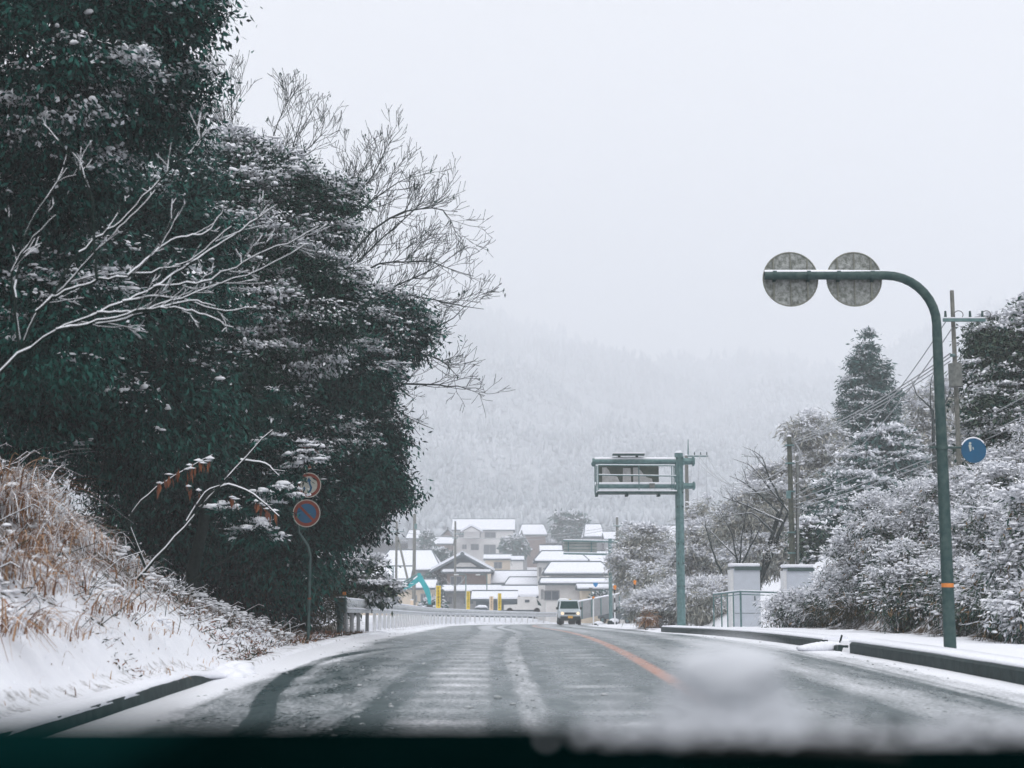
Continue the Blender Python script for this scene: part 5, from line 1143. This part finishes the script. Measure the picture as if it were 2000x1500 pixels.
# ================================================================== vehicles and site things
def car(name, label, loc, rot, L=3.4, W=1.48, H=1.70, mats=('carwhite', 'carblack'), boxy=True, cat='car', lit=True, plate=True):
    """nose towards -y in its own space"""
    t = thing(name, (0, 0, 0), label, cat)
    bz, bh = .28, (1.0 if boxy else .86)
    if boxy: prof = [(-L / 2, .45), (-L / 2 - .02, .72), (-L / 2 + .03, .98), (-L / 2 + .95, 1.06), (-L / 2 + 1.28, H - .05), (-L / 2 + 1.5, H), (L / 2 - .1, H - .02), (L / 2, 1.0), (L / 2, .45)]
    else: prof = [(-L / 2, .35), (-L / 2 - .03, .6), (-L / 2 + .1, .75), (-L / 2 + 1.1, .92), (-L / 2 + 1.85, H - .04), (-L / 2 + 2.3, H), (L / 2 - 1.3, H - .03), (L / 2 - .45, 1.0), (L / 2, .95), (L / 2, .4)]
    k = len(prof); v = []
    hwz = lambda z: W / 2 * (1 - .16 * max(0, (z - bh) / (H - bh)) ** 1.2) 
    for sx in (-1, 1): v += [(sx * hwz(z), y, z) for y, z in prof]
    m = MB(); m.add(v, [list(range(k)), list(range(k, 2 * k))[::-1]] + [[i, k + i, k + (i + 1) % k, (i + 1) % k] for i in range(k)])
    o = m.build('body', M[mats[0]], t); bv = o.modifiers.new('bevel', 'BEVEL'); bv.width = .05; bv.segments = 2
    a, b = (prof[3], prof[4])
    def on(f, dx, off=.02): y = a[0] + (b[0] - a[0]) * f; z = a[1] + (b[1] - a[1]) * f; return (dx * (hwz(z) - .08), y - off, z + .0)
    m = MB(); q = [on(.08, -1), on(.08, 1), on(.93, 1), on(.93, -1)]; q2 = [(x, y + .03, z) for x, y, z in q]; m.add(q + q2, [[0, 1, 2, 3], [7, 6, 5, 4], [0, 4, 5, 1], [1, 5, 6, 2], [2, 6, 7, 3], [3, 7, 4, 0]]); m.build('windscreen', M['glass'], t)
    for sx in (-1, 1):
        m = MB(); pts = [(a[0] + .25, bh + .06), (b[0] + .12, H - .14), (L / 2 - (.3 if boxy else 1.3), H - .14), (L / 2 - (.2 if boxy else .7), bh + .06)]
        vv = [(sx * (hwz(z) + .006), y, z) for y, z in pts] + [(sx * (hwz(z) - .03), y, z) for y, z in pts]; m.add(vv, [[0, 1, 2, 3], [7, 6, 5, 4], [0, 4, 5, 1], [1, 5, 6, 2], [2, 6, 7, 3], [3, 7, 4, 0]]); m.build('side_window', M['glass'], t)
        m = MB(); m.disc((sx * W * .36, -L / 2 - .03, .80 if boxy else .66), .105 if boxy else .09, .06, 16); m.build('headlight', M['lamp'] if lit else M['paint'], t)
        m = MB(); m.box((sx * (W / 2 + .09), a[0] + .38, bh + .12), (.17, .1, .16)); m.build('mirror', M[mats[1]], t)
    m = MB(); m.box((0, -L / 2 - .035, .80 if boxy else .66), (W * .52, .05, .13)); m.build('grille', M[mats[1]], t)
    m = MB(); m.box((0, -L / 2 - .04, .66 if boxy else .5), (W * .98, .10, .10)); m.build('bumper', M[mats[0]], t)
    m = MB(); m.box((0, -L / 2 - .05, .46), (W * .92, .14, .30)); m.build('lower_bumper', M[mats[1]], t)
    if plate: m = MB(); m.box((0, -L / 2 - .135, .56), (.33, .02, .165)); m.build('licence_plate', M['plate'], t)
    wr = .33 if boxy else .31
    for sx in (-1, 1):
        for sy in (-1, 1):
            c = (sx * (W / 2 - .09), sy * (L / 2 - .62), wr); m = MB(); m.disc(c, wr, .19, 20, nrm=(1, 0, 0)); wo = m.build('wheel', M['tyre'], t, smooth=False)
            m = MB(); m.disc((c[0] + sx * .09, c[1], c[2]), wr * .55, .03, 14, nrm=(1, 0, 0)); sub(m.build('rim', M['steel'], t), wo)
    t.location = loc; t.rotation_euler = (0, 0, rot); return t
p = at(1111, 1218, 100); car('boxy_car', 'small white boxy off-roader driving towards us with its headlights lit', (p[0], 100, float(rz(100)) + .02), .02)
MBs = None
p = at(1214, 1217, 126); car('dark_car', 'hazy dark grey car turning behind the far gantry post', (p[0] , 126, float(rz(126)) + .05), math.radians(42), 4.2, 1.7, 1.5, ('cargrey', 'tealdark'), False, lit=False, plate=False)
# pale truck seen from the side, cab to the right
Y = 132; s_ = mpp(Y); A = lambda x, y: at(x, y, Y); p = A(1020, 1190); zg = A(0, 1200)[2]
t = thing('small_truck', (p[0], Y, zg), 'pale small truck parked sideways behind the guardrail', 'truck')
P2 = lambda x, y: (A(x, 0)[0], A(0, y)[2])
MB().prism([P2(985, 1191), P2(985, 1182), P2(1012, 1181), P2(1046, 1181), P2(1056, 1184), P2(1056, 1191)], Y, Y + 1.5, 'y').build('bed', M['wall_w'], t)
MB().prism([P2(1010, 1181), P2(1010, 1166), P2(1043, 1165.5), P2(1046, 1169), P2(1049, 1181)], Y + .1, Y + 1.4, 'y').build('cab', M['wall_w'], t)
MB().prism([P2(1045.5, 1170), P2(1052, 1178), P2(1055, 1185), P2(1049, 1187)], Y + .06, Y + 1.44, 'y').build('windscreen', M['glass'], t)
MB().box((A(1028, 0)[0], Y + .08, A(0, 1174)[2]), (9 * s_, .06, 5 * s_)).build('side_window', M['winglass'], t)
MB().box((A(1030, 0)[0], Y + .75, A(0, 1164.5)[2]), (33 * s_, 1.3, .08)).build('snow_cap', M['snow'], t)
for x in (996, 1046): MB().disc((A(x, 0)[0], Y + .1, zg + .3), .3, .2, 16).build('wheel', M['tyre'], t)
# white van, half hidden by the boxy car
Y = 116; A = lambda x, y: at(x, y, Y); p = A(1094, 1200); zg = gz(p[0], Y); s_ = mpp(Y)
t = thing('white_van', (p[0], Y, zg), 'rounded white van half hidden behind the boxy off-roader', 'van')
P2 = lambda x, y: (A(x, 0)[0], A(0, y)[2])
o = MB().prism([P2(1085, 1210), P2(1085, 1175), P2(1089, 1169.5), P2(1103, 1169), P2(1108, 1175), P2(1114, 1188), P2(1115, 1210)], Y, Y + 3.2, 'y').build('body', M['paint'], t); bv = o.modifiers.new('bevel', 'BEVEL'); bv.width = .12; bv.segments = 3
MB().prism([P2(1104, 1172), P2(1108, 1176), P2(1113, 1187), P2(1108, 1187)], Y - .02, Y + .02, 'y').build('side_window', M['winglass'], t)
for x in (1089, 1110): MB().disc((A(x, 0)[0], Y + .05, zg + .3), .3, .2, 14).build('wheel', M['tyre'], t)
# snow covered parked car behind the banners
Y = 128; A = lambda x, y: at(x, y, Y); p = A(943, 1186); zg = gz(p[0], Y) ; s_ = mpp(Y)
t = thing('parked_car', (p[0], Y, zg), 'low parked car under a thick cap of snow between the banners', 'car')
P2 = lambda x, y: (A(x, 0)[0], A(0, y)[2])
MB().prism([P2(931, 1203), P2(930, 1190), P2(936, 1186), P2(952, 1186), P2(956, 1190), P2(956, 1203)], Y, Y + 3.2, 'y').build('body', M['cargrey'], t)
o = MB().prism([P2(931, 1186.5), P2(938, 1182.5), P2(950, 1183), P2(954, 1186.5)], Y - .1, Y + 3, 'y').build('snow_cap', M['snow'], t)
for x in (934, 952): MB().disc((A(x, 0)[0], Y + .1, zg + .3), .3, .2, 14).build('wheel', M['tyre'], t)

# excavator
Y = 112; A = lambda x, y, dy=0: at(x, y, Y + dy); s_ = mpp(Y); p = A(772, 1190); zg = gz(p[0], Y)
t = thing('excavator', (p[0], Y, zg), 'turquoise excavator with snow on its bent boom behind the guardrail', 'excavator')
P2 = lambda x, y: (A(x, 0)[0], A(0, y)[2])
w0, w1 = Y - .25, Y + .25
MB().prism([P2(768, 1180), P2(771, 1169), P2(790, 1152), P2(806, 1143), P2(826, 1127), P2(832, 1123), P2(836, 1126), P2(834, 1132), P2(812, 1148), P2(800, 1152), P2(789, 1158), P2(785, 1170), P2(784, 1182)], w0, w1, 'y').build('boom', M['teal'], t)
MB().prism([P2(826, 1120), P2(831, 1119), P2(834, 1126), P2(842, 1140), P2(848, 1150), P2(851, 1166), P2(851, 1182), P2(846, 1180), P2(844, 1168), P2(838, 1152), P2(832, 1140), P2(826, 1132)], w0 - .06, w1 + .06, 'y').build('arm', M['teal'], t)
MB().tube([(*[P2(790, 1160)[0], Y - .32], P2(0, 1148)[1]), (P2(818, 0)[0], Y - .32, P2(0, 1131)[1])], .07, 8).tube([(P2(800, 0)[0], Y, P2(0, 1137)[1]), (P2(828, 0)[0], Y, P2(0, 1120)[1])], .07, 8).build('hydraulic_ram', M['steel'], t)
sn = MB(); sn.prism([P2(772, 1165), P2(790, 1148.5), P2(806, 1139.5), P2(826, 1123.5), P2(828, 1121), P2(830, 1124), P2(808, 1143), P2(791, 1153), P2(773, 1170)], w0 + .03, w1 - .03, 'y'); sn.build('snow_cap', M['snow'], t)
MB().prism([P2(845, 1180), P2(853, 1181), P2(856, 1192), P2(848, 1200), P2(842, 1194)], Y - .4, Y + .4, 'y').build('bucket', M['tealdark'], t)
b_ = MB(); b_.box((P2(748, 0)[0], Y + .3, zg + 1.35), (2.0, 1.9, 1.0)); b_.build('engine_house', M['teal'], t)
b_ = MB(); b_.prism([P2(757, 1186), P2(757, 1168), P2(770, 1167), P2(774, 1176), P2(775, 1186)], Y - .7, Y + .1, 'y'); co = b_.build('cab', M['tealdark'], t)
sub(MB().prism([P2(759, 1182), P2(759, 1171), P2(769, 1170), P2(772, 1178), P2(772, 1182)], Y - .73, Y - .7, 'y').build('window', M['glass'], t), co)
for dy in (-.75, .75): MB().prism([(P2(738, 0)[0], zg + .45), (P2(741, 0)[0], zg), (P2(780, 0)[0], zg), (P2(783, 0)[0], zg + .45), (P2(780, 0)[0], zg + .8), (P2(741, 0)[0], zg + .8)], Y + dy - .25, Y + dy + .25, 'y').build('track', M['black'], t)
MB().box((P2(760, 0)[0], Y + .1, zg + .75), (1.2, 1.2, .4)).build('turntable', M['tealdark'], t)

# banners
def banner(label, px, y0, y1, w, Y, m_='yellow', seed=0):
    s_ = mpp(Y); a, b = at(px, y0, Y), at(px, y1, Y); zg = gz(a[0], Y); rng = random.Random(seed)
    t = thing('banner', (a[0], Y, zg), label, 'banner')
    n_ = 12; ww = w * s_; hgt = a[2] - b[2]; v = []
    for i in range(n_ + 1):
        for sx in (-.5, .5): v.append((a[0] + sx * ww, Y + .05 * math.sin(i * .9 + sx * 2), a[2] - hgt * i / n_))
    mb = MB(); mb.add(v, [[2 * i, 2 * i + 1, 2 * i + 3, 2 * i + 2] for i in range(n_)]); o = mb.build('cloth', M[m_], t); so = o.modifiers.new('solid', 'SOLIDIFY'); so.thickness = .01
    MB().tube([(a[0] - ww / 2 - .03, Y, zg - .1), (a[0] - ww / 2 - .03, Y, a[2] + .05)], .02, 6).tube([(a[0] - ww / 2 - .03, Y, a[2] + .02), (a[0] + ww / 2, Y, a[2] + .02)], .015, 6).build('pole', M['paint'], t)
    q = MB(); gw = ww * .5; gh = hgt / 8.2
    for i in range(7):
        cz = a[2] - gh * (i + .9)
        for j in range(rng.choice((2, 3))): q.box((a[0], Y - .08, cz + gh * (.3 - .3 * j)), (gw * rng.uniform(.5, 1), .006, gh * .11))
        for j in range(rng.choice((1, 2))): q.box((a[0] + gw * rng.uniform(-.35, .35), Y - .083, cz), (gw * .13, .006, gh * rng.uniform(.5, .8)))
    q.build('lettering', M['ink'], t)
banner('largest yellow vertical banner, at the tip of the excavator arm', 856.5, 1144, 1190, 8.6, 108, seed=3)
banner('yellow vertical banner with a dark hem in front of the porch', 914.5, 1155, 1190, 6.6, 120, seed=5)
banner('narrowest yellow vertical banner, beside the pale truck', 976, 1159, 1192, 6.4, 126, seed=8)
banner('cream vertical banner, left of the narrowest yellow one', 960, 1165, 1192, 7, 127, 'cream', seed=9)
banner('short yellow banner above the roof of the boxy off-roader', 1113, 1170, 1186, 4.5, 122, seed=12)
p = at(804.5, 1178, 100); z0 = gz(p[0], 100); t = thing('marker_stake', (p[0], 100, z0), 'short cream stake sticking up behind the guardrail under the boom', 'stake')
MB().box((p[0], 100, (z0 + at(0, 1172, 100)[2]) / 2), (.2, .12, at(0, 1172, 100)[2] - z0)).build('board', M['cream'], t); MB().box((p[0], 100, at(0, 1171.5, 100)[2]), (.22, .14, .06)).build('snow_cap', M['snow'], t)

# ================================================================== our own car: dashboard, wiper, snow on the screen
def at1(px, py, Y): return at(px, py, Y)
t = thing('car_dashboard', (0, .55, CZ - .2), 'dark blurred dashboard top along the bottom of the view', 'dashboard')
xs_ = np.linspace(-.75, .75, 61); v = []
edge_px = lambda x: np.interp(1000 + x / .62 * F, [-800, 0, 360, 700, 980, 1200, 2000, 2800], [1402, 1406, 1410, 1430, 1450, 1462, 1468, 1468])
rows = []
for (yy, dz) in ((.62, -.10), (.62, -.012), (.60, 0), (.50, -.006), (.30, -.04), (.15, -.14)):
    rows.append([(x, yy, at(1000, edge_px(x), .62)[2] + dz) for x in xs_])
v = np.array(rows).reshape(-1, 3); k = len(xs_)
m = MB(); m.add(v, np.array([[r_ * k + i, r_ * k + i + 1, (r_ + 1) * k + i + 1, (r_ + 1) * k + i] for r_ in range(5) for i in range(k - 1)])); m.build('dash_top', M['dash'], t, smooth=True)
m = MB(); m.box((-.19, .50, at(1000, 1462, .5)[2]), (.14, .12, .014), mat=0); m.build('vent_grille', mat('vent_plastic', (.002, .015, .015), .9, spec=0), t)
t = thing('windscreen_wiper', (.1, 1.0, CZ - .12), 'blurred dark wiper and cowl at the foot of the windscreen', 'wiper')
m = MB(); m.box((0, 1.03, at(0, 1475, 1.03)[2] - .02), (1.5, .10, .06), rx=.15); m.build('cowl', M['dash'], t)
m = MB(); m.tube([at(1330, 1452, 1.0), at(1540, 1450, 1.0), at(1700, 1460, 1.0), at(1760, 1470, 1.0)], [.004, .004, .004, .004], 8); m.build('blade', M['black'], t)
m = MB(); m.tube([at(1500, 1452, 1.01), at(1500, 1478, 1.03)], [.005, .007], 8); m.build('arm', M['tealdark'], t)
ws = mat('windscreen_snow', (.66, .69, .75), .8)
o = MB(); c = at(1428, 1300, 1.0)
for (px, py, rx_, rz_) in ((1425, 1298, .036, .015), (1368, 1305, .020, .015), (1488, 1303, .018, .012), (1420, 1330, .034, .011), (1400, 1285, .022, .009)): o.ball(at(px, py, 1.0), (rx_, .012, rz_), n=12, m=8)
o = o.build('snow_lump', ws, smooth=True, origin=tuple(c)); tag(o, 'big blurred lump of crumbling snow caught at the foot of the windscreen', 'snow lump')
c = at(1500, 1440, 1.03); o = MB()
for i in range(210):
    py = 1340 + 105 * R.uniform(0, 1) ** .8; px = 1400 + R.normal() * (64 + (py - 1340) * .55); q = R.uniform(.0018, .0050)
    o.ball(at(px, py, 1.0), (q * 1.3, q, q), n=7, m=5)
for i in range(640):
    px = R.uniform(1040, 2100); top = np.interp(px, [1040, 1150, 1300, 1600, 1750, 1850, 1900, 1960, 2100], [1440, 1418, 1405, 1412, 1425, 1400, 1385, 1392, 1400])
    if R.uniform() > np.interp(px, [1040, 1500, 1700, 1780, 1860, 2100], [.0, .62, .5, .4, .8, .9]): continue
    py = top + (1462 - top) * R.uniform(0, 1) ** .6; q = R.uniform(.0018, .0045); o.ball(at(px, py, 1.03), (q * 1.5, q, q), n=6, m=4)
o = o.build('snow_crumbs', ws, smooth=True, origin=tuple(c)); tag(o, 'thin blurred crumbs of snow lying along the cowl under the windscreen', 'snow', kind='stuff')

# ================================================================== air, light, camera
hz = MB(); hz.box((10, 1020, 220), (2100, 2100, 460)); 
vm = bpy.data.materials.new('haze_air'); vm.use_nodes = True; nt = vm.node_tree; nt.nodes.remove(nt.nodes['Principled BSDF'])
pv = nt.nodes.new('ShaderNodeVolumePrincipled'); pv.inputs['Color'].default_value = (.945, .965, 1.0, 1); pv.inputs['Density'].default_value = .00132; pv.inputs['Anisotropy'].default_value = 0.0
nt.links.new(pv.outputs[0], nt.nodes['Material Output'].inputs['Volume'])
o = hz.build('haze', vm); tag(o, 'pale snowy haze filling the valley air', kind='stuff'); 

w = bpy.data.worlds.new('World'); sc.world = w; w.use_nodes = True; nt = w.node_tree; N = nt.nodes; L = nt.links
sky = N.new('ShaderNodeTexSky'); sky.sky_type = 'NISHITA'; sky.sun_disc = False; sky.sun_elevation = math.radians(60); sky.sun_rotation = math.radians(205); sky.dust_density = 5; sky.air_density = 1.5
hs = N.new('ShaderNodeHueSaturation'); hs.inputs['Saturation'].default_value = .10; L.new(sky.outputs[0], hs.inputs['Color'])
bg = N.new('ShaderNodeBackground'); bg.inputs['Strength'].default_value = .05; L.new(hs.outputs[0], bg.inputs['Color'])
bg2 = N.new('ShaderNodeBackground'); bg2.inputs['Color'].default_value = (.85, .855, .89, 1); bg2.inputs['Strength'].default_value = .86
ad = N.new('ShaderNodeAddShader'); L.new(bg.outputs[0], ad.inputs[0]); L.new(bg2.outputs[0], ad.inputs[1]); L.new(ad.outputs[0], N['World Output'].inputs['Surface'])
sl = bpy.data.lights.new('Sun', 'SUN'); sl.energy = .9; sl.angle = math.radians(30); sl.color = (1, .97, .93)
so = bpy.data.objects.new('sun', sl); C.objects.link(so); so.rotation_euler = (math.radians(30), 0, math.radians(25))

cam = bpy.data.cameras.new('camera'); cam.lens = 50; cam.sensor_width = 36; cam.clip_end = 6000; cam.clip_start = .05
cam.lens = 36 * F / 2000
cam.dof.use_dof = True; cam.dof.focus_distance = 42; cam.dof.aperture_fstop = 2.2
co = bpy.data.objects.new('camera', cam); C.objects.link(co); co.location = (0, 0, CZ); co.rotation_euler = (math.pi / 2 + TH, 0, 0)
sc.camera = co
for o in ROOTS:
    if '_o' in o: del o['_o']
sc.view_settings.view_transform = 'Standard'; sc.view_settings.look = 'None'; sc.view_settings.exposure = .12; sc.view_settings.gamma = 1
cy = sc.cycles
sc.render.engine = 'CYCLES'
cy.use_denoising = True
try: cy.denoiser = 'OPENIMAGEDENOISE'; cy.denoising_input_passes = 'RGB_ALBEDO_NORMAL'
except Exception: pass
cy.max_bounces = 6; cy.diffuse_bounces = 3; cy.glossy_bounces = 2; cy.volume_bounces = 3; cy.transmission_bounces = 2; cy.transparent_max_bounces = 4
cy.sample_clamp_indirect = 6
